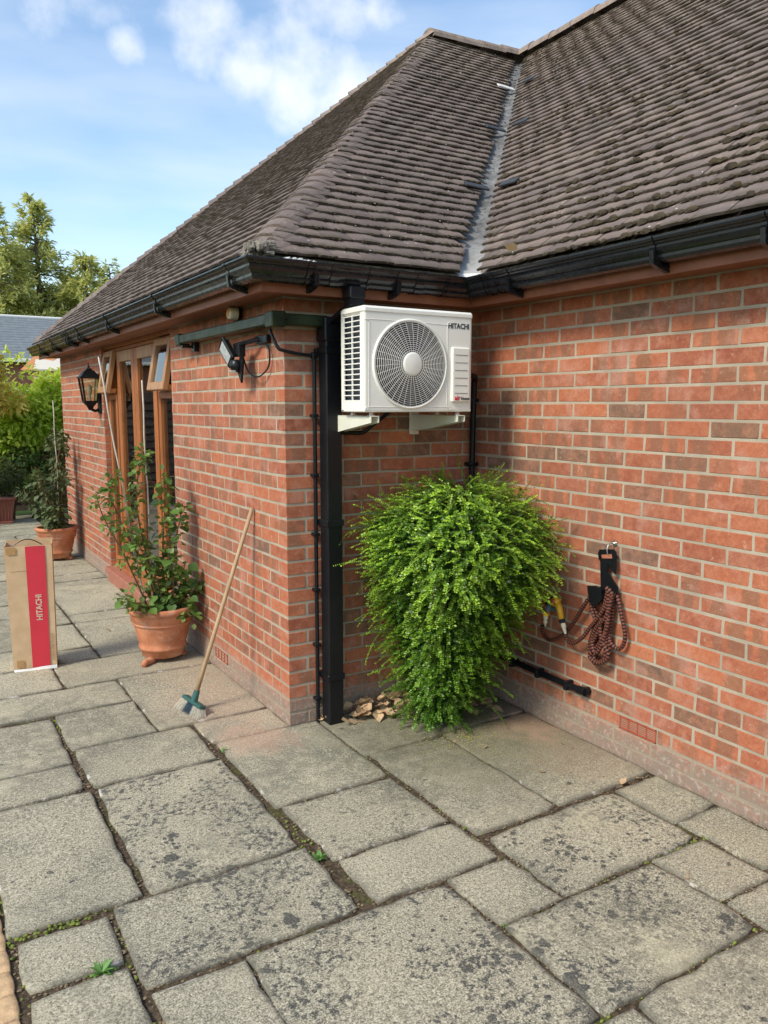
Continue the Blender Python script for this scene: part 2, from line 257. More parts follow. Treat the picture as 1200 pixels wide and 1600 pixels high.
M = dict(reflectpipe=simple('black_pipe_garden_reflection', (.014, .022, .007), .35, .6, 8, spec=.22), brick=m_brick(), mortar=m_mortar(), slab=m_slab(), joint=m_joint(), tile=m_tile(), lead=m_lead(), board=m_upvc_brown(), black=m_black(), blackp=m_black('black_downpipe', False),  # branch pipe: green reflection of the garden painted into the black
  oak=m_wood('stained_oak', (.25, .080, .022), (.38, .135, .040)), oakpale=m_wood('lit_and_tan_oak', (.30, .145, .058), (.42, .23, .11)), sill=simple('sill_tile', (.33, .13, .085), .6, .15, bump=.001),  # oakpale: tan vents, and top rails with light painted into the wood
  glass=m_glass(k=1.5), lglass=m_glass('lantern_glass', (.85, .85, .75), .8), white=simple('unit_white_paint', (.80, .79, .72), .32, .03, 3, spec=.5), whited=simple('unit_grille_white', (.78, .77, .72), .35, .03),
  dark=simple('dark_interior', (.018, .02, .025), .6, .2), fin=simple('coil_fins', (.035, .045, .065), .4, .2), fan=simple('fan_blade_grey', (.04, .045, .055), .5, .1),
  bracket=simple('bracket_cream', (.66, .66, .56), .38, .05), steel=simple('zinc_steel', (.55, .55, .55), .3, .1, metal=.9), text=simple('logo_dark', (.03, .03, .035), .4, .05), red=simple('logo_red', (.62, .02, .04), .4, .05),
  pot=m_pot(), soil=simple('potting_soil', (.045, .03, .02), .95, .4, 40, bump=.01), card=m_card(), cardred=simple('printed_red', (.60, .03, .05), .55, .06, 8), tape=simple('brown_tape', (.42, .245, .10), .35, .08), cardprint=simple('brown_print', (.28, .17, .08), .7, .1), paletext=simple('pale_print', (.66, .45, .33), .7, .08),
  poly=simple('white_foam', (.8, .8, .78), .7, .05), broomwood=m_wood('broom_handle_wood', (.36, .24, .13), (.48, .34, .20), .6), teal=simple('teal_plastic', (.025, .095, .085), .45, .1), bristle=simple('white_bristle', (.72, .68, .58), .8, .15, 60),
  stem=simple('plant_stem', (.14, .085, .045), .8, .3, 30), greenstem=simple('green_stem', (.10, .13, .04), .7, .3, 30), cane=simple('garden_cane', (.50, .47, .40), .6, .15, 30), bark=simple('tree_bark', (.13, .09, .06), .9, .3, 8, bump=.02),
  bushleaf=m_leaf('small_glossy_leaf', (.018, .062, .010), (.095, .235, .022), (.38, .60, .05), .26, .30, False), potleaf=m_leaf('broad_leaf', (.055, .125, .030), (.16, .29, .062), (.30, .32, .08), .3, .45),
  darkleaf=m_leaf('dusty_leaf', (.05, .08, .03), (.11, .15, .055), (.2, .22, .09), .2, .6), laurel=m_leaf('laurel_leaf', (.24, .40, .04), (.50, .68, .08), (.85, .90, .20), .45, .4, False),  # laurel tones raised so strong sun is carried by the leaf colour
  yellowleaf=m_leaf('yellowing_leaf', (.40, .33, .06), (.66, .54, .12), (.85, .66, .2), .4, .5, False), conifer=m_leaf('conifer_spray', (.24, .31, .11), (.44, .49, .17), (.74, .72, .32), .5, .8, False), hedge=m_leaf('hedge_leaf', (.04, .08, .015), (.08, .15, .03), (.15, .24, .05), .2, .5, False),
  dead=m_leaf('dry_leaf', (.20, .10, .05), (.60, .40, .22), (.7, .55, .36), .15, .75), moss=simple('moss', (.075, .075, .022), .95, .5, 60, bump=.01), mossroof=simple('roof_moss', (.046, .034, .018), .95, .6, 14, bump=.01), mossgreen=simple('moss_green', (.16, .20, .035), .95, .4, 60, bump=.01), weed=m_leaf('weed_leaf', (.08, .20, .04), (.16, .32, .08), (.3, .45, .15), .2, .5),
  fence=m_wood('dark_fence_wood', (.055, .042, .034), (.10, .078, .062), .8), slate=simple('slate_roof', (.17, .19, .20), .5, .15, 5), render=simple('cream_render', (.62, .57, .47), .8, .05), whitep=simple('white_trim', (.75, .75, .72), .5, .04), awnred=simple('rust_red_trim', (.45, .13, .06), .6, .1), orange=simple('orange_tile', (.55, .22, .07), .7, .1),
  yellow=simple('yellow_plastic', (.70, .38, .02), .35, .05), oplast=simple('orange_plastic', (.75, .25, .02), .35, .05), blueg=simple('grey_blue_plastic', (.10, .16, .20), .4, .1), cream=simple('cream_plastic', (.70, .66, .50), .4, .05), vent=simple('terracotta_plastic', (.36, .085, .045), .5, .1), ridge=m_tile(), lawn=m_lawn(), curtain=simple('net_curtain', (.80, .80, .78), .9, .1, 30), grey=simple('grey_lens', (.45, .47, .48), .25, .08), plum=simple('brown_trough_plastic', (.24, .075, .05), .5, .1), rubber=simple('rubber_flashing', (.035, .038, .042), .5, .2), palemortar=simple('pale_mortar', (.62, .62, .60), .9, .1, 30, bump=.01), greymortar=simple('grey_mortar', (.20, .18, .15), .95, .4, 25, bump=.02),
  paver=simple('block_paver', (.56, .38, .21), .9, .25, 30, bump=.004))

# ------------------------------------------------------------ mesh helpers
_c = []
for sx in (-1, 1):
    for sy in (-1, 1):
        for sz in (-1, 1): _c.append((sx, sy, sz))
_ci = {c: i for i, c in enumerate(_c)}
CF = []
for ax in range(3):
    o1, o2 = [a for a in range(3) if a != ax]
    for s in (-1, 1):
        q = []
        for a, b in ((-1, -1), (1, -1), (1, 1), (-1, 1)):
            k = [0, 0, 0]; k[ax] = s; k[o1] = a; k[o2] = b; q.append(_ci[tuple(k)]*3+ax)
        if (s > 0) == (ax == 1): q = q[::-1]
        CF.append(q)
    for a in (-1, 1):
        for b in (-1, 1):   # edges along ax
            k0 = [0, 0, 0]; k0[o1] = a; k0[o2] = b; k1 = list(k0); k0[ax] = -1; k1[ax] = 1
            i0, i1 = _ci[tuple(k0)]*3, _ci[tuple(k1)]*3
            q = [i0+o1, i1+o1, i1+o2, i0+o2]; CF.append(q)
for c in _c: i = _ci[c]*3; CF.append([i, i+1, i+2])
def _fix():
    P = []
    for c in _c:
        for ax in range(3): P.append([c[k]*(1 if k == ax else .8) for k in range(3)])
    P = np.array(P); out = []
    for f in CF:
        a, b, c_ = P[f[0]], P[f[1]], P[f[2]]; nn = np.cross(b-a, c_-a)
        out.append(f[::-1] if nn @ P[f].mean(0) < 0 else f)
    return out
CF = _fix(); CS = np.array(_c, float)
def cham(x0, x1, y0, y1, z0, z1, b=.003, j=0):
    h = np.array([(x1-x0)/2, (y1-y0)/2, (z1-z0)/2]); c = np.array([(x0+x1)/2, (y0+y1)/2, (z0+z1)/2])
    b = min(b, h.min()*.6); V = []
    jj = RNG.uniform(-1, 1, (8, 3))*np.array(j)
    for i in range(8):
        for ax in range(3):
            v = CS[i]*(h-b); v[ax] = CS[i][ax]*h[ax]; V.append(v+c+jj[i])
    return V, CF
class MB:
    def __init__(s): s.v = []; s.f = []; s.c = []; s.mi = []
    def add(s, V, F, col=(.5, .5, .5, 1), mi=0):
        o = len(s.v); s.v.extend([tuple(x) for x in V]); s.f.extend([[i+o for i in f] for f in F]); s.mi.extend([mi]*len(F))
        if isinstance(col, list): s.c.extend(col)
        else: s.c.extend([col]*len(V))
        return s
    def box(s, x0, x1, y0, y1, z0, z1, b=.002, mi=0, col=(.5, .5, .5, 1), j=0):
        V, F = cham(min(x0, x1), max(x0, x1), min(y0, y1), max(y0, y1), min(z0, z1), max(z0, z1), b, j); return s.add(V, F, col, mi)
    def obox(s, o, ax, ay, az, sx, sy, sz, b=.002, mi=0, col=(.5, .5, .5, 1)):
        V, F = cham(-sx/2, sx/2, -sy/2, sy/2, -sz/2, sz/2, b); o = Vector(o)
        return s.add([o+ax*v[0]+ay*v[1]+az*v[2] for v in V], F, col, mi)
    def tube(s, path, r, n=8, mi=0, col=(.5, .5, .5, 1), cap=True, cols=None):
        P = [Vector(p) for p in path]; k = len(P); rr = r if isinstance(r, (list, tuple)) else [r]*k
        V = []; cc = []; up = None
        for i in range(k):
            t = (P[min(i+1, k-1)]-P[max(i-1, 0)]).normalized()
            if up is None: up = t.orthogonal().normalized()
            up = (up - t*up.dot(t)); up = up.normalized() if up.length > 1e-6 else t.orthogonal().normalized()
            w = t.cross(up)
            for a in range(n):
                q = 2*math.pi*a/n; V.append(P[i]+(up*math.cos(q)+w*math.sin(q))*rr[i]); cc.append(cols[i] if cols else col)
        F = [[i*n+a, i*n+(a+1) % n, (i+1)*n+(a+1) % n, (i+1)*n+a] for i in range(k-1) for a in range(n)]
        if cap: F += [list(range(n))[::-1], [(k-1)*n+a for a in range(n)]]
        return s.add(V, F, cc, mi)
    def lathe(s, prof, c, n=32, mi=0, axis='z', col=(.5, .5, .5, 1), close=False):
        V = []
        for r, h in prof:
            for a in range(n):
                q = 2*math.pi*a/n; x, y = r*math.cos(q), r*math.sin(q)
                V.append({'z': (c[0]+x, c[1]+y, c[2]+h), 'y': (c[0]+x, c[1]+h, c[2]+y), 'x': (c[0]+h, c[1]+x, c[2]+y)}[axis])
        F = [[i*n+a, i*n+(a+1) % n, (i+1)*n+(a+1) % n, (i+1)*n+a] for i in range(len(prof)-1) for a in range(n)]
        if axis == 'y': F = [f[::-1] for f in F]
        if close: F += [list(range(n))[::-1], [(len(prof)-1)*n+a for a in range(n)]]
        return s.add(V, F, col, mi)
    def prism(s, poly, o, ax, ay, d, mi=0, col=(.5, .5, .5, 1)):
        """2-D polygon in (ax, ay) at o, thickness vector d"""
        o = Vector(o); d = Vector(d); n = len(poly); A = [o+ax*p[0]+ay*p[1] for p in poly]; V = A+[a+d for a in A]
        F = [list(range(n)), [n+i for i in range(n)][::-1]]+[[i, n+i, n+(i+1) % n, (i+1) % n] for i in range(n)]
        return s.add(V, F, col, mi)
    def build(s, name, mats, parent=None, smooth=False, label=None, kind=None, data_only=False, recalc=False):
        off = rootloc(parent) if parent else Vector((0, 0, 0))
        me = bpy.data.meshes.new(name); V = np.array(s.v, dtype=np.float32)-np.array(off, dtype=np.float32)
        me.from_pydata(V.tolist(), [], s.f)
        mats = mats if isinstance(mats, (list, tuple)) else [mats]
        for m in mats: me.materials.append(M[m] if isinstance(m, str) else m)
        if len(mats) > 1: me.polygons.foreach_set('material_index', s.mi)
        if smooth: me.polygons.foreach_set('use_smooth', [True]*len(me.polygons))
        at = me.color_attributes.new('bc', 'FLOAT_COLOR', 'POINT'); at.data.foreach_set('color', np.array(s.c, dtype=np.float32).ravel())
        me.update()
        if recalc:
            import bmesh
            bm = bmesh.new(); bm.from_mesh(me); bmesh.ops.recalc_face_normals(bm, faces=bm.faces); bm.to_mesh(me); bm.free()
        if data_only: return me
        return link(name, me, parent, label, kind)
def link(name, me, parent=None, label=None, kind=None):
    o = bpy.data.objects.new(name, me); C.objects.link(o)
    if parent: o.parent = parent
    if label: o['label'] = label
    if kind: o['kind'] = kind
    return o
def rootloc(p):
    v = Vector((0, 0, 0))
    while p: v += p.location; p = p.parent
    return v
def thing(name, loc, label, cat, group=None):
    o = bpy.data.objects.new(name, None); C.objects.link(o); o.location = loc; o.empty_display_size = .1; o['label'] = label; o['category'] = cat
    if group: o['group'] = group
    return o
def tag(o, label, cat, group=None):
    o['label'] = label; o['category'] = cat
    if group: o['group'] = group
    return o
def smoothpath(P, n=8):
    P = [Vector(p) for p in P]; out = []
    for i in range(len(P)-1):
        p0, p1, p2, p3 = P[max(i-1, 0)], P[i], P[i+1], P[min(i+2, len(P)-1)]
        for k in range(n):
            t = k/n; out.append(.5*((2*p1)+(p2-p0)*t+(2*p0-5*p1+4*p2-p3)*t*t+(3*p1-p0-3*p2+p3)*t**3))
    out.append(P[-1]); return out
FW = Vector((math.sin(.5483)*math.cos(.1346), math.cos(.5483)*math.cos(.1346), -math.sin(.1346)))
RT = Vector((math.cos(.5483), -math.sin(.5483), 0)); UPV = RT.cross(FW)
def apx(p):
    """apparent size of a piece seen by a person standing at the viewpoint; used only to choose which pieces are single objects"""
    d = Vector(p)-CAM; z = d.dot(FW)
    if z < .3: return None
    return .5+1240/1200*d.dot(RT)/z, .5-1240/1600*d.dot(UPV)/z, z
def inview(p): q = apx(p); return q is not None and -.02 < q[0] < 1.02 and -.02 < q[1] < 1.02
def textmesh(body, size, o, ax, ay, depth, name, mat, parent, bold=.0, width=None, font=None):
    cu = bpy.data.curves.new('text', 'FONT'); cu.body = body; cu.size = size; cu.extrude = depth/2; cu.offset = bold; cu.resolution_u = 3
    ob = bpy.data.objects.new('text', cu); C.objects.link(ob); bpy.context.view_layer.update()
    dg = bpy.context.evaluated_depsgraph_get(); me = bpy.data.meshes.new_from_object(ob.evaluated_get(dg)); bpy.data.objects.remove(ob)
    xs = [v.co.x for v in me.vertices]; w = max(xs)-min(xs); sx = (width/w) if width else 1; x0 = min(xs); off = rootloc(parent); nz = ax.cross(ay)
    for v in me.vertices: v.co = Vector(o)+ax*((v.co.x-x0)*sx)+ay*v.co.y+nz*v.co.z-off
    me.materials.clear(); me.materials.append(M[mat]); me.name = name
    return link(name, me, parent)
XA, YA, ZA = Vector((1, 0, 0)), Vector((0, 1, 0)), Vector((0, 0, 1))
L = 1.222; WA = 6.32; W = .2; SOF = 2.24
DY0, DY1, DZ0 = 1.93, 4.14, .15

# ============================================================ GROUND
g = MB(); g.add([(-400, -400, -.045), (400, -400, -.045), (400, 400, -.045), (-400, 400, -.045)], [[0, 1, 2, 3]])
gr = g.build('ground', 'lawn', kind='structure'); gr['label'] = 'grass ground stretching beyond the paved patio'
g = MB(); nx, ny = 60, 130; V = []; F = []
for j in range(ny+1):
    for i in range(nx+1):
        x = -4.2+i*(5.6/nx); y = -5.2+j*(15.0/ny); V.append((x, y, -.013+.005*mnoise.noise(Vector((x*6, y*6, 0)))))
F = [[j*(nx+1)+i, j*(nx+1)+i+1, (j+1)*(nx+1)+i+1, (j+1)*(nx+1)+i] for j in range(ny) for i in range(nx)]
g.add(V, F); patio = g.build('patio', 'joint', kind='structure', smooth=True); patio['label'] = 'patio of old concrete slabs with mossy earth joints'

GROW = .0085
def slab(x0, x1, y0, y1, lich=.3, mat='slab', name='paving_slab', jit=.006, tone=None, z=0, n_=None):
    # rounded irregular outline with worn arris, all in a handful of rings
    pts = []; cx, cy = (x0+x1)/2, (y0+y1)/2; sd_ = random.random()*50
    def edge(a, b, k):
        for i in range(k):
            t = i/k; pts.append((a[0]+(b[0]-a[0])*t, a[1]+(b[1]-a[1])*t))
    per = .055 if name == 'paving_slab' and y0 < 1.5 else .15
    kx = max(3, int((x1-x0)/per)); ky = max(3, int((y1-y0)/per))
    edge((x0, y0), (x1, y0), kx); edge((x1, y0), (x1, y1), ky); edge((x1, y1), (x0, y1), kx); edge((x0, y1), (x0, y0), ky)
    tx, ty = random.uniform(-.006, .006), random.uniform(-.006, .006); dz = z+random.uniform(-.002, .002)
    out = []
    for x, y in pts:
        nn = mnoise.noise(Vector((x*9+sd_, y*9, 0)))*jit+mnoise.noise(Vector((x*30, y*30+sd_, 3)))*jit*.6+max(0, mnoise.noise(Vector((x*14+9, y*14+sd_, 7)))-.35)*jit*2.2
        dx = min(x-x0, x1-x); dy = min(y-y0, y1-y)
        ux, uy = (cx-x), (cy-y); l = math.hypot(ux, uy); cr = .006 if (dx < .02 and dy < .02) else 0
        sxn = -1 if x <= x0+1e-6 else (1 if x >= x1-1e-6 else 0); syn = -1 if y <= y0+1e-6 else (1 if y >= y1-1e-6 else 0)
        out.append((x-sxn*(nn-GROW)+ux/l*cr, y-syn*(nn-GROW)+uy/l*cr))
    n = len(out); V = []; col = []; r = random.random() if tone is None else tone
    def ring(k, zz, e):
        for x, y in out:
            ux, uy = cx-x, cy-y; l = math.hypot(ux, uy)
            X, Y = x+ux/l*k, y+uy/l*k
            V.append((X, Y, zz+dz+(X-cx)*tx+(Y-cy)*ty+(mnoise.noise(Vector((X*5, Y*5, sd_)))*.0025 if zz > -.01 else 0))); col.append((r, lich, e, 1))
    ring(0, -.045, 1); ring(0, -.006, 1); ring(.003, -.0015, .9); ring(.018, .0, .45); ring(.06, .0005, 0)
    V.append((cx, cy, dz+.001)); col.append((r, lich, 0, 1))
    F = [[i*n+a, i*n+(a+1) % n, (i+1)*n+(a+1) % n, (i+1)*n+a] for i in range(4) for a in range(n)]+[[4*n+a, 4*n+(a+1) % n, 5*n] for a in range(n)]
    m = MB(); m.add(V, F, col); o = m.build(name, mat, patio, smooth=True); return o
SL = [(-.41,.145,-.755,-.012,.15),(-.425,-.004,.008,.285,.0),(-.61,-.006,.315,1.215,.05),(-1.05,-.635,.30,.785,.1),(-1.04,-.47,-.165,.27,.2),(-1.032,-.462,-1.085,-.203,.75),
 (-.385,.14,-1.232,-.79,.35),(-.375,.15,-1.545,-1.265,.1),(-1.17,-.455,-1.54,-1.12,1.0),(-1.49,-1.075,-1.078,-.21,.3),(-1.52,-1.088,-.165,.11,.1),(-1.52,-1.088,.14,.755,.15),
 (-1.40,-.635,.825,1.2,.1),(-1.475,-1.205,-1.39,-1.15,.0),(-1.475,-1.205,-1.95,-1.435,.0),(-1.155,-.89,-1.95,-1.59,.05),(-.865,-.122,-2.32,-1.585,.8),(-.092,.17,-1.862,-1.577,.1),
 (.205,.905,-1.852,-1.432,.8),(-.088,.615,-2.315,-1.893,1.0),(.637,1.205,-1.377,-.52,.25),(.19,.610,-1.378,-.537,.3),(.168,.642,-.512,-.012,.1),(.668,1.205,-.49,-.012,.1),
 (.94,1.2,-1.728,-1.42,.0),(.955,1.2,-2.12,-1.752,.0),(.645,.918,-2.165,-1.885,.2),(.65,1.2,-2.42,-2.192,.2),(.012,.615,-2.78,-2.345,.3),(-.42,-.012,-2.78,-2.35,.2),(-.87,-.45,-2.78,-2.35,.1),(-1.475,-.9,-2.42,-1.98,.1),(.65,1.2,-2.9,-2.45,.1),
 (-.915,-.006,1.245,1.715,.1),(-1.38,-.945,1.235,1.69,.1),(-.87,-.625,1.74,2.015,.1),(-.87,-.625,2.045,2.70,.2),(-.595,-.006,1.745,2.69,.15),(-.595,-.006,2.715,2.98,.1),(-.595,-.006,3.01,4.30,.15)]
for a in SL: slab(a[0], a[1], a[2], a[3], a[4], jit=.014 if a[2] < -.9 else .009)
random.seed(11)
yy = 4.33
while yy < 9.5:
    h = random.choice([.45, .6, .75, .3]); xs = -.006
    while xs > -1.4:
        w = random.choice([.45, .6, .75]); slab(xs-w, xs, yy, min(yy+h, 9.6), .15); xs -= w+.03
    yy += h+.03
for xc0, xc1 in ((-1.40, -.90), (-2.1, -1.545), (-2.7, -2.13), (-3.4, -2.73)):
    yy = 1.72 if xc0 == -1.40 else (-.6 if xc0 < -1.5 else 0)
    while yy < (4.3 if xc0 == -1.40 else 9.3):
        h = random.choice([.45, .6, .75, .9]); slab(xc0, xc1-.0, yy, yy+h, random.choice([.1, .3])); yy += h+.03
yy = 2.73
while yy < 4.2: slab(-.87, -.625, yy, yy+.5, .2); yy += .53
for xc0, xc1 in ((-3.2, -2.5), (-2.47, -1.9)):
    pass
for yy in np.arange(-4.6, -2.8, .62):
    for xx in np.arange(-1.4, 1.0, .62): slab(xx, xx+.59, yy, yy+.59, .2)
for i, yy in enumerate(np.arange(-3.2, -.62, .108)):      # brick-paver strip at the left
    for k in range(4):
        x1 = -1.515-k*.215; slab(x1-.203, x1, yy, yy+.098, 0, 'paver', 'block_paver', .004)
for yy in np.arange(-3.2, -.62, .6): slab(-3.0, -2.4, yy, yy+.57, .1)

# ============================================================ HOUSE
house = thing('house', (0, 0, 0), 'red brick bungalow with hipped tiled roof and black gutters filling the right of the view', 'house')
cand = []
def brick(x0, x1, y0, y1, z0, z1, ax, area, face):
    """ax: long axis; face: centre of visible face"""
    jd = .0007; jp = .0021; fx = abs(face[0]) < 1e-6 or abs(face[0]-L) < 1e-6; V, F = cham(x0, x1, y0, y1, z0, z1, .0026, (jd if fx else jp, jp if fx else jd, jp*.8))
    r = random.random(); gq = random.random(); a = random.uniform(.15, .85); lo, hi = ((x0, x1), (y0, y1))[ax]
    full = max(hi-lo, .001)
    col = [(r, gq, min(1, max(0, (v[ax]-lo)/full)), a) for v in V]
    q = apx(face); sc_ = 0
    if q and inview(face): sc_ = area/q[2]**2*abs((Vector(face)-CAM).normalized().dot(XA if abs(face[0]-x0) < .02 and ax == 1 else YA))
    cand.append((sc_, V, F, col))
Z0 = .063; P = .2275; G = .0115; H_ = .0635
VENTS = [('C', 1.175, 1.395, 0), ('A', .93, 1.15, 0)]
for r in range(-1, 29):
    z0 = Z0+.075*r+G/2; z1 = z0+H_
    even = r % 2 == 0
    # wall A : x=0, from y=.108/.2225
    ys = [(.1080 if even else .2225)+P*k for k in range(0, 29)]
    prev = ys[0]
    for b_ in ys[1:]+[None]:
        if b_ is None or b_ > WA: b_ = WA+.005; last = True
        else: last = False
        segs = [(prev+G/2, b_-G/2)]
        if z1 > DZ0+.02 or True:
            ns = []
            for s0, s1 in segs:
                zlim = z1 > .145
                if not zlim: ns.append((s0, s1)); continue
                if s1 <= DY0 or s0 >= DY1: ns.append((s0, s1))
                else:
                    if s0 < DY0-.03: ns.append((s0, DY0))
                    if s1 > DY1+.03: ns.append((DY1, s1))
            segs = ns
        for s0, s1 in segs:
            if r == 0 and s0 < 1.15 and s1 > .93:
                if s0 < .92: ns0 = (s0, .925)
                else: ns0 = None
                if s1 > 1.16: brick(-.0017, .095, 1.155, s1, z0, z1, 1, .01, (0, 1.2, z0))
                if ns0: brick(-.0017, .095, s0, .925, z0, z1, 1, .01, (0, s0, z0))
                continue
            if s1-s0 > .02:
                o = random.uniform(-.0010, .0004); brick(-.0017+o, .095, s0, s1, z0, z1, 1, (s1-s0)*H_, (0, (s0+s1)/2, (z0+z1)/2))
        prev = b_
        if last: break
    # corner brick
    if even: brick(-.0017, .22-G/2, -.0017, .1080-G/2, z0, z1, 0, .02, (.1, 0, z0))
    else: brick(-.0017, .1080-G/2, -.0017, .2225-G/2, z0, z1, 1, .02, (0, .1, z0))
    # wall B : y=0
    xs = [(.22 if even else .108)+P*k for k in range(0, 6)]; prev = xs[0]
    for b_ in xs[1:]:
        e = min(b_-G/2, L+.03)
        if e-prev > .03: brick(prev+G/2, e, -.0017+random.uniform(-.0008, .0006), .095, z0, z1, 0, (e-prev)*H_, ((prev+e)/2, 0, z0))
        prev = b_
    # wall C : x=L, y negative
    ys = [-(.2265 if even else .113)-P*k for k in range(0, 20)]; prev = .0
    for b_ in ys:
        s0, s1 = b_+G/2, prev-G/2
        if r == 1 and s0 < -1.175 and s1 > -1.395:
            if s1 > -1.165: brick(L-.0017, L+.095, -1.170, s1, z0, z1, 1, .01, (L, s1, z0))
            if s0 < -1.405: brick(L-.0017, L+.095, s0, -1.400, z0, z1, 1, .01, (L, s0, z0))
            prev = b_; continue
        o = random.uniform(-.0010, .0004); brick(L-.0017+o, L+.095, s0, s1, z0, z1, 1, (s1-s0)*H_, (L, (s0+s1)/2, (z0+z1)/2)); prev = b_
# mortar backing walls
w = MB(); w.box(0, .30, .0, DY0, -.05, SOF+.03, .0005); w.box(0, .30, DY1, WA, -.05, SOF+.03, .0005); w.box(0, .30, DY0, DY1, -.05, .142, .0005)
wallA = w.build('end_wall', 'mortar', house)
w = MB(); w.box(.003, L+.1, .003, .30, -.05, SOF+.025, .0005); wallB = w.build('return_wall', 'mortar', house)
w = MB(); w.box(L, L+.3, -4.7, .004, -.05, SOF+.03, .0005); wallC = w.build('side_wall', 'mortar', house)
w = MB(); w.box(.003, 8, WA-.3, WA-.002, -.05, SOF+.02); w.box(L+.003, 8, -4.69, -4.4, -.05, SOF+.02); w.box(7.7, 8, -4.4, WA-.3, -.05, SOF+.02); w.build('rear_wall', 'mortar', house)
cand.sort(key=lambda c: -c[0]); rest = MB()
for i, (s_, V, F, col) in enumerate(cand):
    if i < 300:
        m = MB(); m.add(V, F, col)
        x = np.mean([v[0] for v in V]); y = np.mean([v[1] for v in V])
        m.build('brick', 'brick', wallC if x > L-.01 and y < 0 else (wallB if y < .06 and x > .105 else wallA))
    else: rest.add(V, F, col)
rest.build('brick_courses', 'brick', house, kind='stuff')

# air vents
def vent(ax, y0, y1, z0, z1, face, name, ny_, nz_):
    m = MB(); s = -1
    m.box(face-.006, face+.03, y0, y1, z0, z0+.006, .001); m.box(face-.006, face+.03, y0, y1, z1-.006, z1, .001)
    for k in range(ny_+1):
        y = y0+(y1-y0-.006)*k/ny_; m.box(face-.006, face+.03, y, y+.006, z0, z1, .001)
    for k in range(1, nz_): z = z0+(z1-z0)*k/nz_; m.box(face-.004, face+.02, y0, y1, z-.0016, z+.0016, .0005)
    o = m.build('air_vent', 'vent', house); m = MB(); m.box(face+.004, face+.03, y0+.002, y1-.002, z0+.002, z1-.002, .0005); m.build('vent_void', 'dark', o)  # dark plate stands in for the shade inside the vent
vent(1, -1.395, -1.175, .066+.075, .131+.075, L, 'v', 4, 7); vent(1, .93, 1.15, .067, .130, 0, 'v', 4, 3)

# ---- soffit, fascia
def band(name, prof, mat, smooth=False, parent=house, ends=True, y_near=-4.75, rnd=0, y_far=None, closed=True):
    """profile of (d outward from fascia line, z) swept round the eaves with mitres"""
    rings = []
    for k in range(4):
        rings.append([])
        for d, z in prof:
            yf = WA+W+d if y_far is None else y_far
            rings[k].append([(-W-d, yf, z), (-W-d, -W-d, z), (L-W-d, -W-d, z), (L-W-d, y_near, z)][k])
    return rings
def sweep(m, A, B, sub=1, closed=True, jz=0):
    n = len(A); V = []
    for s in range(sub+1):
        t = s/sub
        for a, b in zip(A, B): V.append(tuple(a[i]+(b[i]-a[i])*t for i in range(3)))
    k = n if closed else n-1
    F = [[s*n+i, s*n+(i+1) % n, (s+1)*n+(i+1) % n, (s+1)*n+i] for s in range(sub) for i in range(k)]
    m.add(V, F)
fp = [(0, SOF-.012), (0, 2.37), (-.018, 2.37), (-.018, SOF-.012)]
R0 = band('f', fp, 'board')
for k in range(3):
    m = MB(); sweep(m, R0[k], R0[k+1]); m.add(R0[k], [[0, 1, 2, 3]]); m.add(R0[k+1], [[3, 2, 1, 0]]); m.build('fascia', 'board', house, recalc=True)
# soffit boards: narrow strips running along the eaves
for j in range(3):
    a, b_ = -.018-.064*j-.002, -.018-.064*(j+1)+.002
    if j == 2: b_ = -W-.02
    sp = [(a, SOF), (b_, SOF), (b_, SOF+.01), (a, SOF+.01)]; R1 = band('s', sp, 'board')
    m = MB()
    for k in range(3): sweep(m, R1[k], R1[k+1])
    m.build('soffit_board', 'board', house, recalc=True)
m = MB(); R1 = band('s', [(-.02, SOF+.012), (-W-.05, SOF+.012), (-W-.05, SOF+.016), (-.02, SOF+.016)], '')
for k in range(3): sweep(m, R1[k], R1[k+1])
m.build('soffit_backing', 'board', house, recalc=True)
# eaves filler between tiles and gutter
ef = [(0.0, 2.30), (.022, 2.30), (.030, 2.388), (-.05, 2.41)]
m = MB(); R1 = band('e', ef, '')
for k in range(3): sweep(m, R1[k], R1[k+1])
m.build('eaves_filler', 'greymortar', house, recalc=True)
m = MB()
for i in range(16):
    x = -.14+i*.012+random.uniform(-.004, .004); m.box(x, x+random.uniform(.015, .03), -.275, -.235, 2.355, 2.368+random.uniform(.0, .012), .004, j=.004)
m.build('mortar_fillet', 'palemortar', house)

# ---- gutter
GT = 2.362
def gprof(e=0):
    o = [(.004, GT), (.004, GT-.075), (.014, GT-.092), (.045, GT-.096), (.066, GT-.090), (.074, GT-.078), (.075, GT-.066), (.080, GT-.062), (.088, GT-.052), (.092, GT-.040), (.093, GT-.030), (.100, GT-.027), (.104, GT-.020), (.110, GT-.016), (.115, GT-.006), (.115, GT)]
    if e: o = [(d+(e if d > .03 else 0), z-(e if z < GT-.05 else (-e*.3 if z > GT-.005 else 0))) for d, z in o]
    inn = [(max(d-.004, .007), z+(.003 if z < GT-.01 else 0)) for d, z in o[::-1]]
    return o+inn
pr_ = gprof(); RG = band('g', pr_, '')
for k in range(3):
    m = MB(); sweep(m, RG[k], RG[k+1], 1)
    if k == 0: m.add(RG[0], [list(range(len(pr_)))])
    m.build('gutter', 'black', house, recalc=True)
def gsec(side, a, b, e=.004, name='gutter_union'):
    pr = gprof(e); m = MB()
    def pt(d, z, t):
        return {'A': (-W-d, t, z), 'B': (t, -W-d, z), 'C': (L-W-d, t, z)}[side]
    A = [pt(d, z, a) for d, z in pr]; B = [pt(d, z, b) for d, z in pr]; sweep(m, A, B); n = len(pr)
    m.add(A, [list(range(n))]); m.add(B, [list(range(n))[::-1]]); m.build(name, 'black', house, recalc=True)
